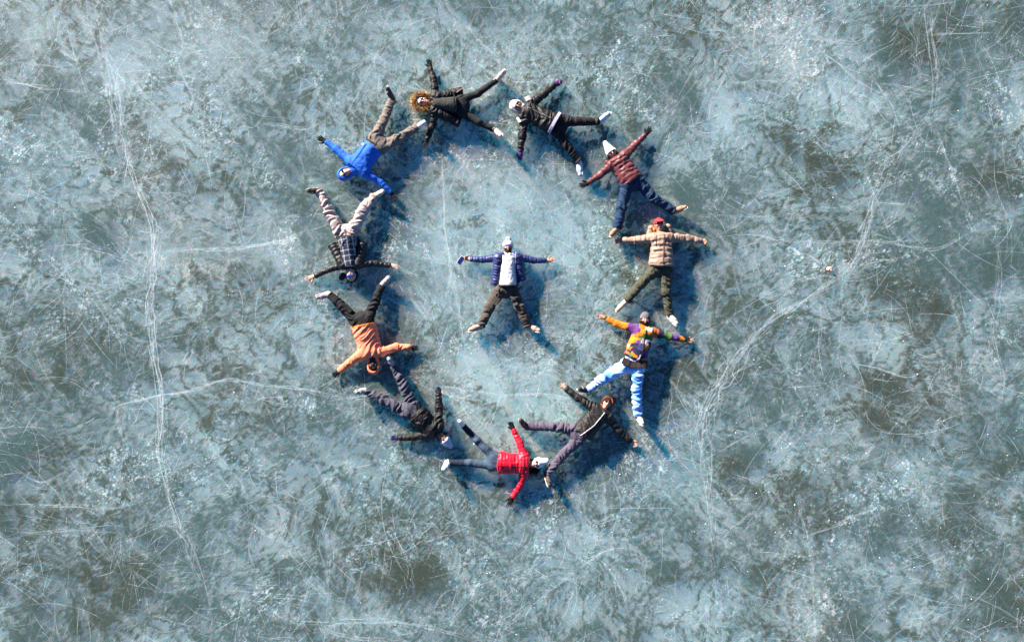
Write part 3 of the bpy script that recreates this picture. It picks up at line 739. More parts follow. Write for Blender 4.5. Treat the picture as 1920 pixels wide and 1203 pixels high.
    if opened:
        Sx = Field(.0098); shd = S['shirt']
        Sx.cone(ms-up*.01, mh+hx*.02, half*.66, ht*shd.get('w', .62), .128/(half*.66), .04, capa=.045, capb=shd.get('drop', -.01), p=2.3)
        Sx.cone(nk+(ms-nk)*.45-zz*.012, ms-up*.03, .058, .11, .95, .05)
        osx, VS = add('shirt', Sx, [M(*shd['mat'], **shd.get('mk', {}))], style='smooth', amp=shd.get('amp', 1.), ss=[(ms+up*.06, mh, .12)], colf=shd.get('colf'), label=shd.get('label'))
        V_all = np.vstack([VJ, VS])
    for nm, path, w, mk, lift, thick in S.get('bands', ()):
        pth = [T(q, 0.) for q in path]; q = drape(nm, np.vstack([V_all, VT]), pth, w, M(*mk), root, lift, thick); q.location = (-loc0[0], -loc0[1], 0)
    # hem band and cuffs
    if not opened and jk.get('band', True):
        dkc = jk.get('bandcol', (jk['mat'][0]+'_hem', tuple(np.array(jk['mat'][1])*.55)))
        for i in (0, 1):
            ax = unit(wr[i]-el[i]); C = Field(.008); C.cone(wr[i]-ax*.03, wr[i]+ax*.012, armr[2]-.004, armr[2]-.010, .92, .01, capa=0., capb=0.); add('cuff', C, [M(*dkc)])
    # ---------------- hands in gloves
    if S.get('gloves'):
        for i in (0, 1):
            if S['gloves'][i] is None: continue
            gl = S['gloves'][i]; G = Field(.0055); ax = unit(wr[i]-el[i])
            if gl.get('mitt'):
                d = unit((tp[i]-wr[i])*(1, 1, 0)); G.cone(wr[i]-ax*.02, wr[i]+d*.05, .040, .050, .8, .02); G.cone(wr[i]+d*.05, wr[i]+d*.105, .050, .040, .8, .02); G.cone(wr[i]+d*.03+tv[i]*.03, wr[i]+d*.06+tv[i]*.055, .018, .016, 1, .01)
            else: hand_prims(G, wr[i], tp[i], tv[i], .0035, fist=S.get('fist', (0, 0))[i] == 1, spread=S.get('spread', .34))
            G.cone(wr[i]-ax*gl.get('cuff', .05), wr[i]+ax*.01, .046, .038, .85, .015, capa=0.)
            add('glove', G, [M(*gl['mat'])])
    # ---------------- shoes
    for i in (0, 1):
        s_ = S['shoe']; s_ = s_[i] if isinstance(s_, (list, tuple)) else s_
        leg = unit(an[i]-kn[i]); d2 = (toe[i]-an[i])*(1, 1, 0); dl = np.linalg.norm(d2); L = .245
        heel = an[i]+leg*.035; heel[2] = .048
        f2 = (toe[i]-heel)*(1, 1, 0); fl = np.linalg.norm(f2)
        if fl > L*.97: f2 = f2/fl*L*.97; fl = L*.97
        te = heel+f2+zz*math.sqrt(max(L*L-fl*fl, .0009)); te[2] = max(te[2], .05)
        fv = unit(te-heel); sdv = unit(leg-fv*(leg@fv)); la = np.cross(fv, sdv)
        if abs(leg@fv) > .93: sdv = unit(-zz-fv*(-zz@fv)); la = np.cross(fv, sdv)
        Sh = Field(.0075)
        mid = heel+(te-heel)*.55
        Sh.cone(heel, mid, .040, .042, 1, .02); Sh.cone(mid, te-fv*.035-sdv*-.006, .044, .034, 1, .02)
        Sh.cone(an[i]-leg*s_.get('shaft', .02), heel-sdv*.01, .046, .042, 1, .03, capa=0.)
        Sh.cone(an[i], mid-sdv*.012, .040, .034, 1, .03)
        osh, _ = add('shoe', Sh, [M(*s_['mat'])], label=s_.get('label'))
        So = Field(.007); A_ = np.array((fv, la, sdv)); c0 = heel+sdv*.034
        for t_, rr, lw in ((.02, .055, .038), (.10, .075, .040), (.185, .070, .045)): So.ell(c0+fv*t_, (rr, lw, .0155), A_, .012)
        add('sole', So, [M(*s_['sole'])], parent=osh)
        for t_ in (.42, .54, .66):                                                               # laces across the instep
            c = heel+(te-heel)*t_-sdv*.043; Lc = Field(.006); Lc.cone(c-la*.028, c+la*.028, .0065, .0065, 1, .005); add('lace', Lc, [M(*s_.get('lace', ('lace_pale', (.55, .5, .45))))], parent=osh)
        if s_.get('sock'):
            K = Field(.008); K.cone(an[i]-leg*.07, an[i]+leg*.015, .050, .047, 1, .01, capa=0., capb=0.); add('sock', K, [M(*s_['sock'])])
    # ---------------- head gear
    for it in S.get('wear', ()):
        kd = it['kind']; m = M(*it['mat']) if 'mat' in it else None
        if kd == 'beanie':
            H = Field(.0075); ln = it.get('len', .13)
            H.ell(HL(0, .022, -.006), (.086, .105, .104), HA, .02)
            H.cone(HL(0, .05, -.002), HL(it.get('lean', 0), ln-.03, .004), .088, it.get('tipr', .06), 1, .03)
            H.ell(HL(0, -.098, .080), (.13, .120, .125), HA, .012, True)                        # face opening
            H.cone(HL(-.078, .022, .035), HL(.078, .022, .035), .020, .020, 1.2, .02)
            o, V_ = add('hat', H, [m], label=it.get('label'), style='smooth', ss=[(HL(0, 0, 0), HL(0, .2, 0), .08)], amp=.6)
            if 'pom' in it: lathe_ball('pompom', HL(0, ln+.045, .01)-loc0, .048, M(*it['pom']), o, sd_, .22)
            if 'band' in it:
                Hb = Field(.0075); Hb.ell(HL(0, .03, .0), (.092, .030, .110), HA, .01); add('hat_band', Hb, [M(*it['band'])], parent=o)
        elif kd == 'cap':
            H = Field(.0075); H.ell(HL(0, .035, -.004), (.086, .088, .100), HA, .02); H.ell(HL(0, -.085, .06), (.14, .10, .13), HA, .012, True)
            o, _ = add('cap', H, [m], label=it.get('label'))
            Vv = Field(.007); Vv.ell(HL(0, .060, .115), (.078, .012, .062), np.array((lat, unit(hy+hz*.35), unit(hz-hy*.35))), .01); add('visor', Vv, [m], parent=o)
            lathe_ball('button', HL(0, .125, .0)-loc0, .009, m, o, 1, 0., 6)
        elif kd == 'hood':
            H = Field(.0078); sx = it.get('size', 1.)
            H.ell(HL(0, .015, -.004), (.122*sx, .138*sx, .108*sx), HA, .03); H.cone(HL(0, -.06, -.04), nk+(ms-nk)*.6-zz*.01, .10*sx, .11, .8, .04)
            H.ell(HL(0, it.get('oy', -.01), .085), (.084*it.get('ox', 1.), .104, .115), HA, .02, True)
            e = it.get('lining')
            def hmi(c):
                q = (c-HL(0, it.get('oy', -.01), .085))@HA.T; return ((q/np.array((.084*it.get('ox', 1.), .104, .115)))**2).sum(1).__lt__(it.get('lw', 1.35)).astype(int)
            o, _ = add('hood', H, [m] + ([M(*e)] if e else []), mif=hmi if e else None, label=it.get('label'), style='smooth', ss=[(HL(0, 0, 0), HL(0, .2, 0), .1)], amp=.8)
        elif kd == 'inner_cap':
            H = Field(.0075); H.ell(HL(0, .018, -.003), (.080, .100, .099), HA, .02); H.ell(HL(0, -.085, .07), (.13, .112, .11), HA, .012, True)
            o, _ = add('cap', H, [m], label=it.get('label'))
        elif kd == 'balaclava':
            H = Field(.0072); H.ell(HL(0, .012, -.003), (.081, .105, .098), HA, .02); H.ell(HL(0, -.05, .012), (.064, .070, .074), HA, .03); H.cone(HL(0, -.07, -.01), nk, .064, .072, 1, .03)
            H.cone(HL(0, .01, .085), HL(0, -.03, .098), .012, .017, 1, .012); H.ell(HL(0, .016, .095), (.052, .022, .024), HA, .008, True)
            add('balaclava', H, [m])
        elif kd == 'scarf':
            H = Field(.0085); n_ = 10; c = nk+(ms-nk)*.32-zz*.022
            for q in range(n_):
                a, b = [c+lat*math.cos(t)*.085+np.array((0, 0, 1.))*math.sin(t)*.062+up*(.012*math.sin(3*t)+.01) for t in (q*2*math.pi/n_, (q+1)*2*math.pi/n_)]
                H.cone(a, b, .034*it.get('r', 1), .034*it.get('r', 1), 1, .012)
            add(it.get('name', 'scarf'), H, [m], style='fold', amp=.5, ss=[(c-lat*.1, c+lat*.1, .05)])
        elif kd == 'glasses':
            H = Field(.0055)
            for s_ in (-1, 1): H.ell(HL(s_*.033, .014, .094), (.029, .021, .008), HA, .006)
            if it.get('goggle'): H.ell(HL(0, .014, .095), (.066, .032, .016), HA, .01)
            go, _ = add('goggles' if it.get('goggle') else 'sunglasses', H, [m], label=it.get('label'))
            Fr = Field(.0055); Fr.cone(HL(-.066, .020, .080), HL(.066, .020, .080), .0045, .0045, 1, .004)
            for s_ in (-1, 1): Fr.cone(HL(s_*.066, .020, .082), HL(s_*.080, .008, .0), .0045, .0045, 1, .004)
            add('frame', Fr, [M('glasses_frame', (.012, .012, .014), .3, maker=plain)], parent=go)
        elif kd == 'hair':
            rt, dr = [], []
            for q in range(it['n']):
                th = r_.uniform(it.get('t0', 0), it.get('t1', 2*math.pi)); ph = r_.uniform(it.get('z0', -.6), it.get('z1', .55))
                v = np.array((math.cos(th)*math.cos(ph), math.sin(th)*math.cos(ph), math.sin(ph)))
                p = HL(*(v*np.array((.078, .100, .088))+np.array((0, .012, -.005))))
                rt.append(p); d = lat*v[0]*it.get('out', .6)+hy*(v[1]*it.get('out', .6)+it.get('flow', 0.))+hz*(v[2]*.5+it.get('fz', -.1))
                if 'dir' in it: d = d+np.array(it['dir'])
                dr.append(d+r_.normal(0, .25, 3))
            cols = None
            if 'cols' in it:
                c0, c1 = np.array(it['cols'][0]), np.array(it['cols'][1]); cols = [c0+(c1-c0)*r_.random()**1.3 for _ in rt]
            o = tufts(it.get('name', 'hair'), rt, dr, it['len'], it.get('w', .012), M(*it['mat'], use_col='cols' in it) if 'cols' in it else m, root, cols, sd_, it.get('curl', .5))
            o.location = -loc0
            if it.get('label'): o['label'] = it['label']
        elif kd == 'fur':
            rt, dr, cl = [], [], []
            for q in range(it['n']):
                th = r_.uniform(0, 2*math.pi); rr = r_.normal(1., .10)
                ex = 1.+.25*max(0, math.sin(th))
                p = HL(math.cos(th)*.118*rr, math.sin(th)*.125*rr*ex-.002, r_.uniform(-.07, .055)); rt.append(p)
                dr.append(lat*math.cos(th)+hy*math.sin(th)+hz*r_.uniform(-.1, .6)+r_.normal(0, .35, 3))
                t = r_.random()**1.2; low = r_.random() < .10 or (math.sin(th) < -.3 and r_.random() < .4)
                cl.append(np.array((.075, .034, .014)) if low else (1-t)*np.array((.86, .54, .24))+t*np.array((.55, .28, .09)))
            o = tufts('fur_trim', rt, dr, it['len'], .013, M('tawny_fur', (.4, .2, .06), use_col=True, rough=.7, bump=.1), it['on'] if 'on' in it else root, cl, sd_, 1.1)
            o.location = -loc0; o['label'] = it['label']
        elif kd == 'lump':                                 # a fold of hood or collar lying behind the head
            for a, b, ra, rb in it['at']:
                H = Field(.0085); pa, pb = T(a, it.get('z', .07)), T(b, it.get('z', .07)); H.cone(pa, pb, ra, rb, it.get('flat', .8), .03)
                add(it['name'], H, [m], style=it.get('style', 'fold'), amp=it.get('amp', .6), ss=[(pa, pb+.01, .05)], label=it.get('label'))
    return root

def skin_mat(name, col):
    n = N(name); p = n.n('TexCoord', out=3)
    c = n.mix(n.ramp(n.noise(p, 30, 3, .6), .35, .65), n.mix(1., col, (.86, .78, .76), 'MULTIPLY'), col)
    return n.surf(n.n('BsdfPrincipled', {'Base Color': c, 'Roughness': .5, 'Subsurface Weight': .0, 'Specular IOR Level': .4}))

# colour by place on the garment
def patchwork(V, si, s, u):
    pal = np.array([(.80, .22, .01), (.80, .36, .02), (.17, .05, .24), (.09, .17, .045), (.02, .02, .06), (.55, .50, .50), (.70, .14, .03), (.05, .07, .20)])
    row = np.floor(s/.066+1.1*vnoise(V, 5., 3)).astype(int); colu = np.floor((u+.5)/.115+.5*vnoise(V, 7., 9)+row*.41).astype(int)
    arm = np.isin(si, (1, 2, 3, 4)); colu = np.where(arm, 0, colu)
    k = np.array([0, 1, 0, 4, 3, 1, 2, 6, 7, 5, 0, 4])[(hash3(row, colu, si, 5)*11.99).astype(int)]
    seq = {1: [2, 2, 0, 0, 0, 0, 0], 2: [0, 0, 0, 0, 3, 3, 3], 3: [6, 4, 4, 3, 3, 3, 3], 4: [2, 2, 2, 0, 0, 4, 4]}
    for i, q in seq.items():
        m = si == i; k[m] = np.array(q)[np.clip((s[m]/.055).astype(int), 0, 6)]
    m = (si == 0) & (np.abs(u+.10) < .08) & (s > .09) & (s < .19); k[m] = 3
    m = (si == 0) & (np.abs(u+.06) < .07) & (s > .20) & (s < .29); k[m] = 5
    c = pal[k]*(1+.22*vnoise(V, 9., 31)+.16*vnoise(V, 24., 32))[:, None]; kn = np.sin(s*260+6*vnoise(V, 12., 2)); return c*(.80+.20*(kn > 0))[:, None]
def sunlit_denim(V, si, s, u):  # random pale patches paint the sunlit white into the denim colour
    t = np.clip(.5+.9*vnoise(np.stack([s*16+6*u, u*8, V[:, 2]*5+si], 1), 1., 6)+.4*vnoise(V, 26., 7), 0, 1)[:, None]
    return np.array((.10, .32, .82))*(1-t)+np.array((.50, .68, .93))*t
def plaid(V, si, s, u):
    a = (np.abs(((s+.02) % .095)-.047) < .0085).astype(float); b = (np.abs(((u+.5) % .095)-.047) < .0085).astype(float)
    a2 = (np.abs(((s+.045) % .095)-.047) < .018); b2 = (np.abs(((u+.545) % .095)-.047) < .018)
    c = np.full((len(V), 3), .018)+np.array((0, .002, .008)); c += (a2 | b2)[:, None]*np.array((.02, .025, .04))
    w = np.clip(a*.5+b*.5, 0, 1)[:, None]; return c*(1-w)+np.array((.50, .54, .62))*w

BLK = ('black_nylon', (.009, .008, .008), .5, .5, 50, 0., False, .25); BLKC = ('black_cotton', (.008, .0075, .008)); CHAR = ('charcoal_wool', (.045, .042, .040), .9, .3, 90)
WHITEKNIT = ('white_knit', (.80, .79, .80), .9, .5, 70); BLKGLOVE = ('black_glove', (.007, .007, .008), .8, .25, 60, 0., False, .2)
WSHOE = {'mat': ('white_leather', (.78, .78, .78), .5), 'sole': ('white_rubber', (.72, .72, .70), .6), 'lace': ('lace_white', (.8, .8, .8))}
TAN = {'mat': ('tan_suede', (.36, .22, .13), .9), 'sole': ('cream_sole', (.62, .52, .40), .7), 'lace': ('lace_brown', (.15, .09, .06))}
GREYSHOE = {'mat': ('grey_mesh_shoe', (.36, .31, .30), .8), 'sole': ('pale_sole', (.65, .60, .56), .7)}
BROWNSHOE = {'mat': ('dark_brown_leather', (.055, .035, .025), .6), 'sole': ('cream_sole', (.62, .52, .40), .7), 'shaft': .06}
GB = {'mat': BLKGLOVE}
DARKG = ('dark_lens', (.010, .010, .013), .12, .8)
for k_ in (DARKG,): M(k_[0], k_[1], k_[2], k_[3], maker=plain)
M('blue_mirror_lens', (.03, .07, .26), .12, 1., maker=plain)

PEOPLE = [
 dict(crop='A', label='person in bright blue hooded jacket and taupe trousers, upper left of ring', skin='light',
  head=(385,838), headtop=(318,875), neck=(445,805), shoulders=[(400,715),(570,850)], elbows=[(290,625),(695,930)], wrists=[(200,558),(785,1020)], tips=[(105,505),(850,1100)],
  hem=[(555,552),(705,668)], hips=[(640,522),(705,600)], knees=[(715,370),(860,525)], ankles=[(795,185),(1025,420)], toes=[(742,68),(1090,400)], kz=(.13,.11),
  trousers=dict(mat=('taupe_canvas', (.185, .150, .125)), amp=1.), jacket=dict(mat=('royal_blue_fleece', (.010, .125, .60), .75, .2, 60), style='smooth', amp=1.1), gloves=[GB, GB], thumb=(1, 1),
  shoe=[dict(mat=('charcoal_boot', (.05, .05, .055), .7), sole=('pale_sole', (.65, .60, .56), .7), shaft=.07), WSHOE],
  bands=[('logo_patch', [(545,608),(562,603)], .045, ('logo_white', (.6, .7, .85)), .004, .003), ('pocket_seam', [(470,760),(585,600)], .008, ('royal_blue_seam', (.006, .035, .30)), .002, .003), ('waistband', [(575,548),(640,590)], .03, ('black_cotton', (.016,.015,.016)), .004, .006)],
  wear=[dict(kind='inner_cap', mat=('white_cap', (.75, .76, .80))), dict(kind='hood', mat=('royal_blue_fleece',), oy=-.012, ox=.95, lining=('navy_lining', (.02, .025, .12)), lw=1.06), dict(kind='glasses', mat=DARKG[:1])]),
 dict(crop='B', label='person all in black with a big tawny fur hood and white headband', skin='light',
  head=(262,585), headtop=(190,580), neck=(345,598), shoulders=[(385,508),(375,705)], elbows=[(362,335),(340,860)], wrists=[(325,215),(290,985)], tips=[(305,108),(255,1092)],
  hem=[(600,500),(600,725)], hips=[(655,560),(665,690)], knees=[(835,490),(850,800)], ankles=[(1040,345),(1025,885)], toes=[(1120,260),(1085,958)],
  trousers=dict(mat=BLKC, style='smooth', amp=.8, fat=.82), girth=.95,
  jacket=dict(mat=BLK, open=True, flap=[(670,475),(640,800)], fat=.82, style='fold', amp=.8), shirt=dict(mat=('grey_black_top', (.030, .030, .027), .8), w=.72, drop=.0), gloves=[dict(mat=BLKGLOVE, cuff=.03), GB], thumb=(1, 1), fist=(0, 0),
  shoe=dict(mat=('blush_trainer', (.60, .42, .36), .6), sole=('pale_sole', (.65, .60, .56), .7), sock=('grey_sock', (.30, .28, .28))),
  bands=[('waistband', [(590,500),(590,712)], .022, ('black_cotton',), .004, .004), ('pocket_patch', [(612,508),(690,452)], .022, ('blush_patch', (.42, .30, .26)), .004, .003), ('cord', [(520,590),(575,585)], .008, ('grey_cord', (.25, .25, .24)), .003, .003)],
  wear=[dict(kind='inner_cap', mat=('white_cap', (.75, .76, .80)), label='white headband cap'), dict(kind='hood', mat=('dark_brown_hood', (.07, .035, .018)), size=1.02, ox=1.05), dict(kind='fur', n=3000, len=.046, label='tawny orange fur trim around the hood'),
        dict(kind='glasses', mat=DARKG[:1])]),
 dict(crop='C', label='person in a black jacket with pale cream hood and purple mittens, legs to the right', skin='tan',
  head=(232,392), headtop=(165,360), neck=(305,425), shoulders=[(360,350),(285,510)], elbows=[(490,255),(268,690)], wrists=[(605,155),(246,850)], tips=[(690,118),(243,935)],
  hem=[(640,462),(540,655)], hips=[(680,525),(625,625)], knees=[(830,535),(725,780)], ankles=[(1055,535),(845,945)], toes=[(1165,440),(862,1090)], fist=(1, 0), thumb=(1, 1),
  trousers=dict(mat=('black_brown_cotton', (.014, .011, .010)), fat=.92, amp=.9), jacket=dict(mat=('black_grey_softshell', (.016, .014, .014), .5, .4, 50, 0., False, .25), amp=1., style='fold'),
  gloves=[dict(mat=('purple_fleece', (.055, .020, .13), .9), mitt=True), dict(mat=('purple_fleece',), mitt=True)],
  shoe=dict(mat=('pale_blue_trainer', (.55, .66, .74), .5), sole=('white_rubber', (.72, .72, .70), .6), sock=('brown_sock', (.14, .07, .06))),
  bands=[('shirt_hem', [(655,465),(538,678)], .055, ('lilac_white_cotton', (.50, .46, .62)), .003, .006), ('shoulder_patch', [(300,345),(362,318)], .085, ('cream_fleece', (.62, .56, .50)), .004, .006), ('zipper', [(330,430),(590,560)], .008, ('grey_cord', (.25,.25,.24)), .002, .003), ('sleeve_patch', [(215,520),(248,570)], .05, ('cream_fleece', (.62, .56, .50)), .004, .004), ('yellow_badge', [(228,560),(245,552)], .025, ('yellow_patch', (.55, .38, .08)), .008, .004)],
  wear=[dict(kind='inner_cap', mat=('white_cap', (.75, .76, .80))), dict(kind='hood', mat=('cream_fleece', (.62, .56, .50)), size=.98), dict(kind='glasses', mat=DARKG[:1])]),
 dict(crop='D', label='person in a maroon quilted jacket, navy jeans and tall white knit hat', skin='tan',
  head=(425,385), headtop=(375,300), neck=(465,440), shoulders=[(405,490),(550,380)], elbows=[(295,580),(640,290)], wrists=[(205,640),(722,205)], tips=[(75,700),(808,100)],
  hem=[(505,672),(688,570)], hips=[(560,655),(650,610)], knees=[(508,860),(795,780)], ankles=[(468,1045),(975,890)], toes=[(400,1115),(1090,850)],
  trousers=dict(mat=('navy_denim', (.010, .035, .085), .85, .4, 80), fat=1.05, cuff=.070), jacket=dict(mat=('maroon_nylon', (.150, .040, .042), .45, .2, 40), style='puffer', amp=.9, fat=.95), gloves=[dict(mat=BLKGLOVE, cuff=.10), dict(mat=BLKGLOVE, cuff=.06)],
  shoe=TAN, bands=[('zipper', [(450,470),(600,640)], .008, ('maroon_seam', (.07, .015, .015)), .002, .003)],
  wear=[dict(kind='beanie', mat=WHITEKNIT, len=.24, tipr=.045, lean=.0), dict(kind='scarf', mat=('black_wool', (.012, .011, .010)), name='neck_warmer'), dict(kind='hair', n=160, len=.07, t0=3.3, t1=6.1, mat=('black_hair', (.012, .009, .008), .6), w=.016, flow=-.4, z0=-.5, z1=.3), dict(kind='glasses', mat=DARKG[:1]),
        dict(kind='lump', name='collar', mat=('maroon_nylon',), at=[((385,455),(420,470),.05,.05)], z=.06)]),
 dict(crop='E', label='person in a tan quilted jacket and olive trousers wearing a red cap', skin='tan',
  head=(540,175), headtop=(533,110), neck=(548,240), shoulders=[(470,290),(655,285)], elbows=[(320,308),(820,290)], wrists=[(180,312),(945,316)], tips=[(88,325),(1025,345)],
  hem=[(440,545),(685,556)], hips=[(500,590),(610,590)], knees=[(355,735),(605,800)], ankles=[(232,885),(637,1015)], toes=[(132,985),(715,1115)], thumb=(1, 1), fist=(0, 1),
  trousers=dict(mat=('olive_cotton', (.062, .060, .036)), fat=1.0), jacket=dict(mat=('tan_nylon', (.32, .215, .160), .6, .15, 40), style='puffer', period=.105, amp=.9, fat=1.02),
  shoe=dict(mat=('cream_orange_trainer', (.66, .56, .42), .6), sole=('white_rubber', (.72, .72, .70), .6), lace=('lace_orange', (.75, .35, .05)), sock=('white_sock', (.7, .68, .66))),
  bands=[('zipper_placket', [(565,262),(562,370),(548,545)], .022, ('tan_seam', (.12, .07, .05)), .002, .004), ('pocket_seam', [(495,270),(488,370)], .012, ('tan_seam',), .002, .004), ('pocket_seam', [(625,275),(630,370)], .012, ('tan_seam',), .002, .004), ('pocket_flap', [(465,415),(545,408)], .025, ('tan_seam',), .003, .004), ('pocket_flap', [(590,400),(665,410)], .025, ('tan_seam',), .003, .004)],
  wear=[dict(kind='cap', mat=('red_cap', (.62, .03, .04), .7)), dict(kind='glasses', mat=DARKG[:1]), dict(kind='scarf', mat=('dark_brown_collar', (.05, .03, .025)), r=.8), dict(kind='lump', name='hood', mat=('tan_nylon',), at=[((450,255),(465,190),.055,.05),((640,250),(625,175),.055,.045)], z=.055, style='puffer'),
        dict(kind='lump', name='headphone_cup', mat=('orange_plastic', (.75, .28, .04)), at=[((493,195),(495,210),.022,.022)], z=.12, amp=.1)]),
 dict(crop='F', label='person in a colourful patchwork fleece and light blue jeans, bearded with a grey hat', skin='tan', beard=True,
  head=(697,160), headtop=(700,90), neck=(690,225), shoulders=[(590,228),(785,268)], elbows=[(430,185),(930,305)], wrists=[(325,128),(1080,335)], tips=[(212,105),(1165,348)],
  hem=[(500,470),(712,535)], hips=[(520,572),(632,590)], knees=[(315,695),(620,800)], ankles=[(165,800),(632,1045)], toes=[(68,788),(672,1118)],
  trousers=dict(mat=('light_blue_denim', (.20, .43, .86), .85, .3, 80), mk=dict(use_col=True), colf=sunlit_denim, fat=1.02, amp=1.5), jacket=dict(mat=('patchwork_fleece', (.5, .3, .1)), mk=dict(use_col=True, rough=.9, bump=.6), style='smooth', amp=1.2, colf=patchwork, bandcol=('dark_green_cuff', (.02, .04, .02))),
  shoe=[BROWNSHOE, dict(mat=('beige_suede_shoe', (.52, .43, .34), .8), sole=('cream_sole', (.62, .52, .40), .7))],
  bands=[('zipper', [(690,240),(640,490)], .014, ('black_cotton',), .003, .004), ('drawstring', [(632,470),(606,560)], .016, ('lilac_cord', (.60, .50, .62)), .010, .006), ('drawstring', [(622,500),(572,540)], .012, ('lilac_cord',), .010, .005), ('shirt_hem', [(470,520),(560,560),(650,560),(705,560)], .125, ('dark_brown_jersey', (.050, .032, .028)), .008, .008)],
  wear=[dict(kind='beanie', mat=('grey_knit', (.13, .125, .14), .9, .5, 80), len=.095, tipr=.072), dict(kind='scarf', mat=('black_wool', (.012, .011, .010)), name='neck_warmer', r=.85), dict(kind='hair', name='beard', n=260, len=.035, t0=math.pi+.25, t1=2*math.pi-.25, z0=-.1, z1=.95, mat=('beard_hair', (.030, .020, .015), .7), w=.010, flow=-.5, fz=.2, out=.7)]),
 dict(crop='G', label='person in black jacket with white zip and orange hood lining, plum grey trousers', skin='light',
  head=(925,295), headtop=(950,225), neck=(885,365), shoulders=[(785,325),(950,430)], elbows=[(645,235),(1050,560)], wrists=[(525,140),(1165,665)], tips=[(455,100),(1232,722)],
  hem=[(628,500),(745,665)], hips=[(610,545),(665,630)], knees=[(400,520),(495,800)], ankles=[(140,512),(350,980)], toes=[(85,440),(372,1100)],
  trousers=dict(mat=('plum_grey_cotton', (.095, .078, .110)), fat=.95, amp=1.1), jacket=dict(mat=('black_softshell', (.020, .017, .016), .5, .4, 50, 0., False, .25), style='fold', amp=.8),
  shoe=BROWNSHOE, thumb=(1, 1), spread=.3,
  bands=[('zipper', [(893,365),(790,490),(655,588)], .013, ('white_zip', (.75, .70, .72)), .003, .004)],
  wear=[dict(kind='hood', mat=('black_softshell',), lining=('orange_lining', (.62, .13, .03)), size=1.0, lw=1.3), dict(kind='inner_cap', mat=('black_cap', (.015, .015, .015))), dict(kind='glasses', mat=DARKG[:1])]),
 dict(crop='H', label='person in a red quilted jacket, blue jeans and white knit hat, long black hair', skin='light',
  head=(1160,592), headtop=(1225,570), neck=(1095,600), shoulders=[(1045,505),(1045,700)], elbows=[(985,345),(985,855)], wrists=[(915,205),(903,975)], tips=[(872,102),(862,1092)],
  hem=[(765,455),(742,712)], hips=[(700,520),(690,615)], knees=[(510,335),(430,585)], ankles=[(350,165),(195,580)], toes=[(320,108),(140,655)], thumb=(-1, -1),
  trousers=dict(mat=('slate_blue_denim', (.045, .075, .115), .8, .3, 80), fat=.86, style='smooth', low=('navy_gaiter', (.006, .012, .030), .8)), girth=.98,
  jacket=dict(mat=('red_nylon', (.74, .012, .035), .42, .15, 40), style='puffer', period=.058, amp=.8, fat=.9), gloves=[GB, GB],
  shoe=WSHOE, bands=[('zipper', [(1080,600),(745,585)], .008, ('red_seam', (.30, .004, .012)), .002, .003)],
  wear=[dict(kind='beanie', mat=WHITEKNIT, len=.21, tipr=.055), dict(kind='hair', n=420, len=.17, t0=3.4, t1=6.6, mat=('black_hair', (.012, .009, .008), .6), w=.016, z0=-.8, z1=.2, dir=(.1, -.8, -.1), flow=-.5, curl=.3), dict(kind='glasses', mat=DARKG[:1]), dict(kind='scarf', mat=('black_wool', (.012, .011, .010)), r=.7)]),
 dict(crop='I', label='person in black jacket, crumpled grey trousers and pale lilac pointed hat', skin='brown',
  head=(1085,965), headtop=(1150,1030), neck=(1040,915), shoulders=[(915,935),(1045,815)], elbows=[(765,950),(1040,640)], wrists=[(585,962),(1037,470)], tips=[(485,965),(1040,380)],
  hem=[(700,765),(875,615)], hips=[(675,680),(740,600)], knees=[(430,545),(645,375)], ankles=[(225,440),(530,165)], toes=[(112,455),(485,70)],
  trousers=dict(mat=('grey_cotton', (.070, .068, .092)), fat=1.0, amp=1.35), jacket=dict(mat=BLK, style='fold', amp=1.),
  gloves=[dict(mat=('navy_glove', (.02, .02, .09), .8), cuff=-.03), dict(mat=('navy_black_glove', (.012, .012, .03), .8), cuff=-.03)], thumb=(1, -1), 
  shoe=dict(mat=('grey_trainer', (.33, .33, .32), .7), sole=('white_rubber', (.72, .72, .70), .6)),
  bands=[('hem_cord', [(715,775),(880,630)], .010, ('grey_olive_cord', (.10, .09, .07)), .003, .004), ('pocket_flap', [(800,770),(850,775)], .030, ('black_sheen', (.07, .07, .07), .35), .004, .004), ('pocket_flap', [(895,730),(925,705)], .022, ('black_sheen',), .004, .004), ('white_tag', [(778,862),(786,866)], .012, ('logo_white',), .006, .003)],
  wear=[dict(kind='beanie', mat=('lilac_white_knit', (.58, .58, .70), .9, .5, 70), len=.20, tipr=.045), dict(kind='scarf', mat=('black_cotton',), r=.9), dict(kind='hair', n=140, len=.05, t0=3.5, t1=6.0, mat=('black_hair', (.012, .009, .008), .6), w=.014, flow=-.3, z0=-.6, z1=.1)]),
 dict(crop='J', label='person in a peach orange hoodie and black trousers with a covered dark face', skin='brown',
  head=(690,992), headtop=(692,1060), neck=(680,915), shoulders=[(545,880),(790,850)], elbows=[(425,980),(935,805)], wrists=[(318,1062),(1092,808)], tips=[(240,1130),(1190,815)],
  hem=[(458,602),(708,552)], hips=[(500,520),(630,500)], knees=[(355,370),(705,320)], ankles=[(222,245),(775,150)], toes=[(68,282),(868,62)], thumb=(1, 1), spread=.42,
  trousers=dict(mat=('black_twill', (.009, .009, .010)), fat=.95), jacket=dict(mat=('peach_fleece', (.95, .25, .135), .85, .15, 50), style='fold', amp=.75, bandcol=('orange_rib', (.80, .26, .05))), gloves=[GB, GB],
  shoe=GREYSHOE, bands=[('hem_rib', [(455,598),(585,572),(710,548)], .030, ('orange_rib', (.80, .26, .05)), .004, .004), ('pocket_seam', [(540,660),(590,720)], .008, ('peach_seam', (.42, .10, .05)), .002, .003)],
  wear=[dict(kind='balaclava', mat=('black_balaclava', (.018, .013, .012), .7)), dict(kind='hood', mat=('peach_fleece',), size=.98, ox=.98), dict(kind='glasses', mat=DARKG[:1])]),
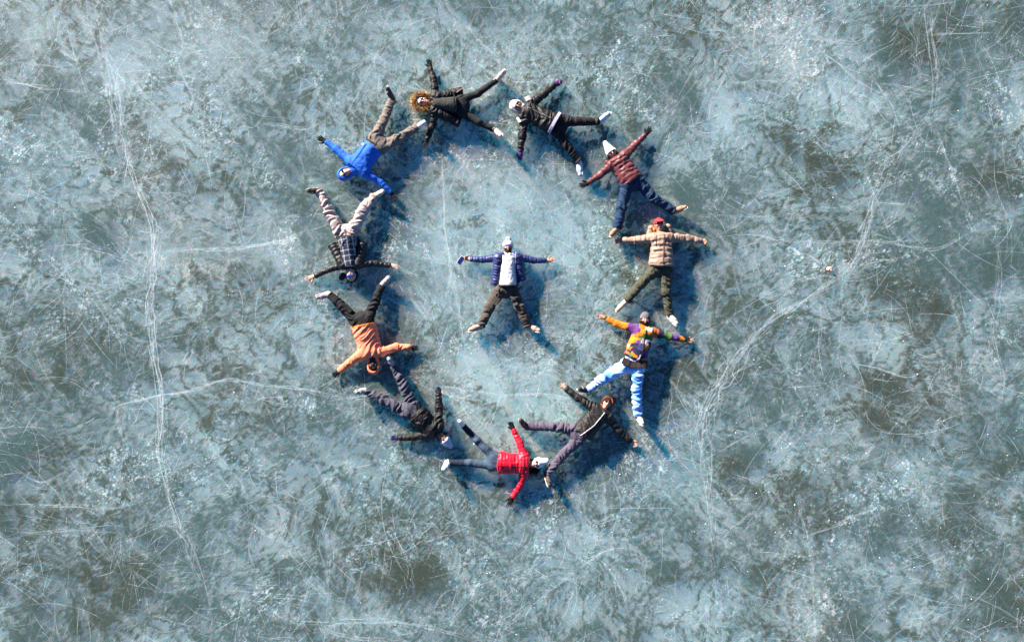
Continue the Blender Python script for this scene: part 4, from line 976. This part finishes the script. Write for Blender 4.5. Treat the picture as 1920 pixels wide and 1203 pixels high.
 dict(crop='K', label='person in open black jacket over plaid shirt, with beige trousers and blue goggles', skin='light',
  head=(650,1040), headtop=(655,1110), neck=(640,975), shoulders=[(540,945),(755,930)], elbows=[(385,1000),(930,925)], wrists=[(232,1072),(1095,950)], tips=[(105,1125),(1198,972)],
  hem=[(485,665),(730,650)], hips=[(535,575),(660,570)], knees=[(400,335),(795,310)], ankles=[(300,120),(910,170)], toes=[(162,120),(1025,125)],
  trousers=dict(mat=('beige_pink_cotton', (.46, .36, .335)), fat=1.0, amp=1.6), jacket=dict(mat=('black_quilt', (.014, .013, .014), .45, .4, 50, 0., False, .3), open=True, flap=[(440,715),(790,690)], style='puffer', amp=.7, fat=.88), 
  shirt=dict(mat=('plaid_flannel', (.02, .02, .03)), mk=dict(use_col=True, rough=.95), w=.80, drop=.02, colf=plaid), thumb=(1, 1), spread=.34,
  shoe=[BROWNSHOE, dict(mat=('cream_shoe', (.60, .48, .36), .7), sole=('cream_sole', (.62, .52, .40), .7), sock=('white_sock', (.7, .68, .66)))],
  bands=[('belt', [(505,635),(700,622)], .022, ('olive_belt', (.055, .048, .025)), .004, .004), ('cord', [(580,735),(600,690)], .010, ('white_zip', (.75,.70,.72)), .006, .004)],
  wear=[dict(kind='hair', n=260, len=.045, t0=0, t1=6.28, mat=('black_hair', (.012, .009, .008), .6), w=.014, z0=-.9, z1=-.05, out=.6), dict(kind='glasses', mat=('blue_mirror_lens',), goggle=True, label='blue mirrored goggles'), dict(kind='scarf', mat=('black_wool', (.012, .011, .010)), r=.85),
        dict(kind='lump', name='hood', mat=('black_quilt',), at=[((560,1060),(540,1090),.05,.04),((690,1070),(700,1040),.045,.05)], z=.05)]),
 dict(crop='L', label='person alone inside the ring, navy quilted jacket open over white jumper', skin='tan', beard=True,
  head=(617,195), headtop=(617,130), neck=(617,252), shoulders=[(495,292),(735,290)], elbows=[(355,310),(880,318)], wrists=[(222,305),(1012,322)], tips=[(138,278),(1130,305)],
  hem=[(505,560),(715,572)], hips=[(545,618),(655,618)], knees=[(432,785),(738,800)], ankles=[(345,980),(818,985)], toes=[(205,1032),(948,1035)], thumb=(1, 1), fist=(2, 0), wz=(.055,.055),
  trousers=dict(mat=('brown_olive_canvas', (.070, .056, .044)), fat=1.0, amp=1.2, cargo=True), jacket=dict(mat=('navy_nylon', (.030, .040, .135), .42, .2, 40), open=True, flap=[(488,570),(760,525)], style='puffer', period=.05, amp=.75, fat=.85),
  shirt=dict(mat=('white_jumper', (.70, .68, .70), .9, .3, 90), w=.84, drop=.0, amp=1.),
  shoe=dict(mat=('tan_boot', (.42, .30, .22), .85), sole=('cream_sole', (.62, .52, .40), .7), lace=('lace_brown', (.15, .09, .06)), shaft=.09),
  bands=[('belt', [(520,578),(700,585)], .026, ('dark_belt', (.02, .014, .01)), .004, .004), ('jacket_trim', [(545,260),(540,400),(522,565)], .012, ('black_cotton',), .004, .004), ('jacket_trim', [(695,240),(690,400),(702,555)], .012, ('pale_trim', (.35, .38, .45)), .004, .004), ('watch', [(222,290),(222,325)], .022, ('white_cuff', (.7, .7, .72)), .004, .005)],
  wear=[dict(kind='beanie', mat=WHITEKNIT, len=.085, tipr=.07, pom=('lilac_white_knit', (.58, .58, .70), .9, .5, 70), band=('lilac_band', (.30, .28, .62), .9)), dict(kind='scarf', mat=('white_jumper',), name='roll_neck', r=.75)]),
]
for S_ in PEOPLE: person(S_)

# the phone held by the person in the middle
def phone():
    F = Field(.004); ox, oy, sc = CROP['L']; c = P(ox+130*sc, oy+318*sc, .085); d = unit(np.array((-.42, -.62, .12))); l = unit(np.cross(d, (0, 0, 1.))); n = np.cross(l, d)
    def slab(name, hl, hw, ht, mat, parent=None, off=0.):
        V = []; R = []
        for q in range(24):
            a = 2*math.pi*q/24; x = abs(math.cos(a))**.35*math.copysign(hl, math.cos(a)); y = abs(math.sin(a))**.35*math.copysign(hw, math.sin(a)); R.append((x, y))
        for z_, k in ((-ht, .94), (-ht*.6, 1), (ht*.6, 1), (ht, .94)):
            for x, y in R: V.append(c+d*x*k+l*y*k+n*(z_+off))
        F_ = [(i*24+j, i*24+(j+1) % 24, (i+1)*24+(j+1) % 24, (i+1)*24+j) for i in range(3) for j in range(24)]
        for z_ in (0, 3):
            V.append(c+n*((-ht if z_ == 0 else ht)+off)); m = len(V)-1
            F_ += [(m, z_*24+j, z_*24+(j+1) % 24, m) if z_ else (m, (j+1) % 24, j, m) for j in range(24)]
        me = bpy.data.meshes.new(name); me.from_pydata([tuple(v) for v in V], [], [tuple(dict.fromkeys(f)) for f in F_]); me.materials.append(mat)
        o = bpy.data.objects.new(name, me); COL.objects.link(o); o.parent = parent; return o
    o = slab('phone', .085, .042, .006, M('pale_case', (.5, .52, .62), .4, maker=plain)); tag(o, 'dark blue pale-edged phone held by the person inside the ring', 'phone')
    slab('screen', .076, .036, .0015, M('navy_screen', (.012, .02, .09), .15, .8, maker=plain), o, .0068)
phone()

# a small pale stone frozen into the ice
def stone():
    c = P(1556, 505, .02)
    F = Field(.006); F.ell(c+(-.012, .012, 0), (.048, .040, .032), None, .01); F.ell(c+(.014, -.016, -.002), (.038, .032, .028), None, .012)
    F.cone(c+(-.020, -.010, .035), c+(.022, .022, .035), .009, .009, 1, .004, sub=True)
    V, Fa = F.mesh(); n = vnormals(V, Fa); V = V+n*(.004*vnoise(V, 60., 4))[:, None]
    o = mesh_obj('stone', V, Fa, M('pink_stone', (.85, .48, .38), .7, maker=plain)); tag(o, 'small pale pink stone with a dark cleft, alone on the ice right of the ring', 'stone')
stone()
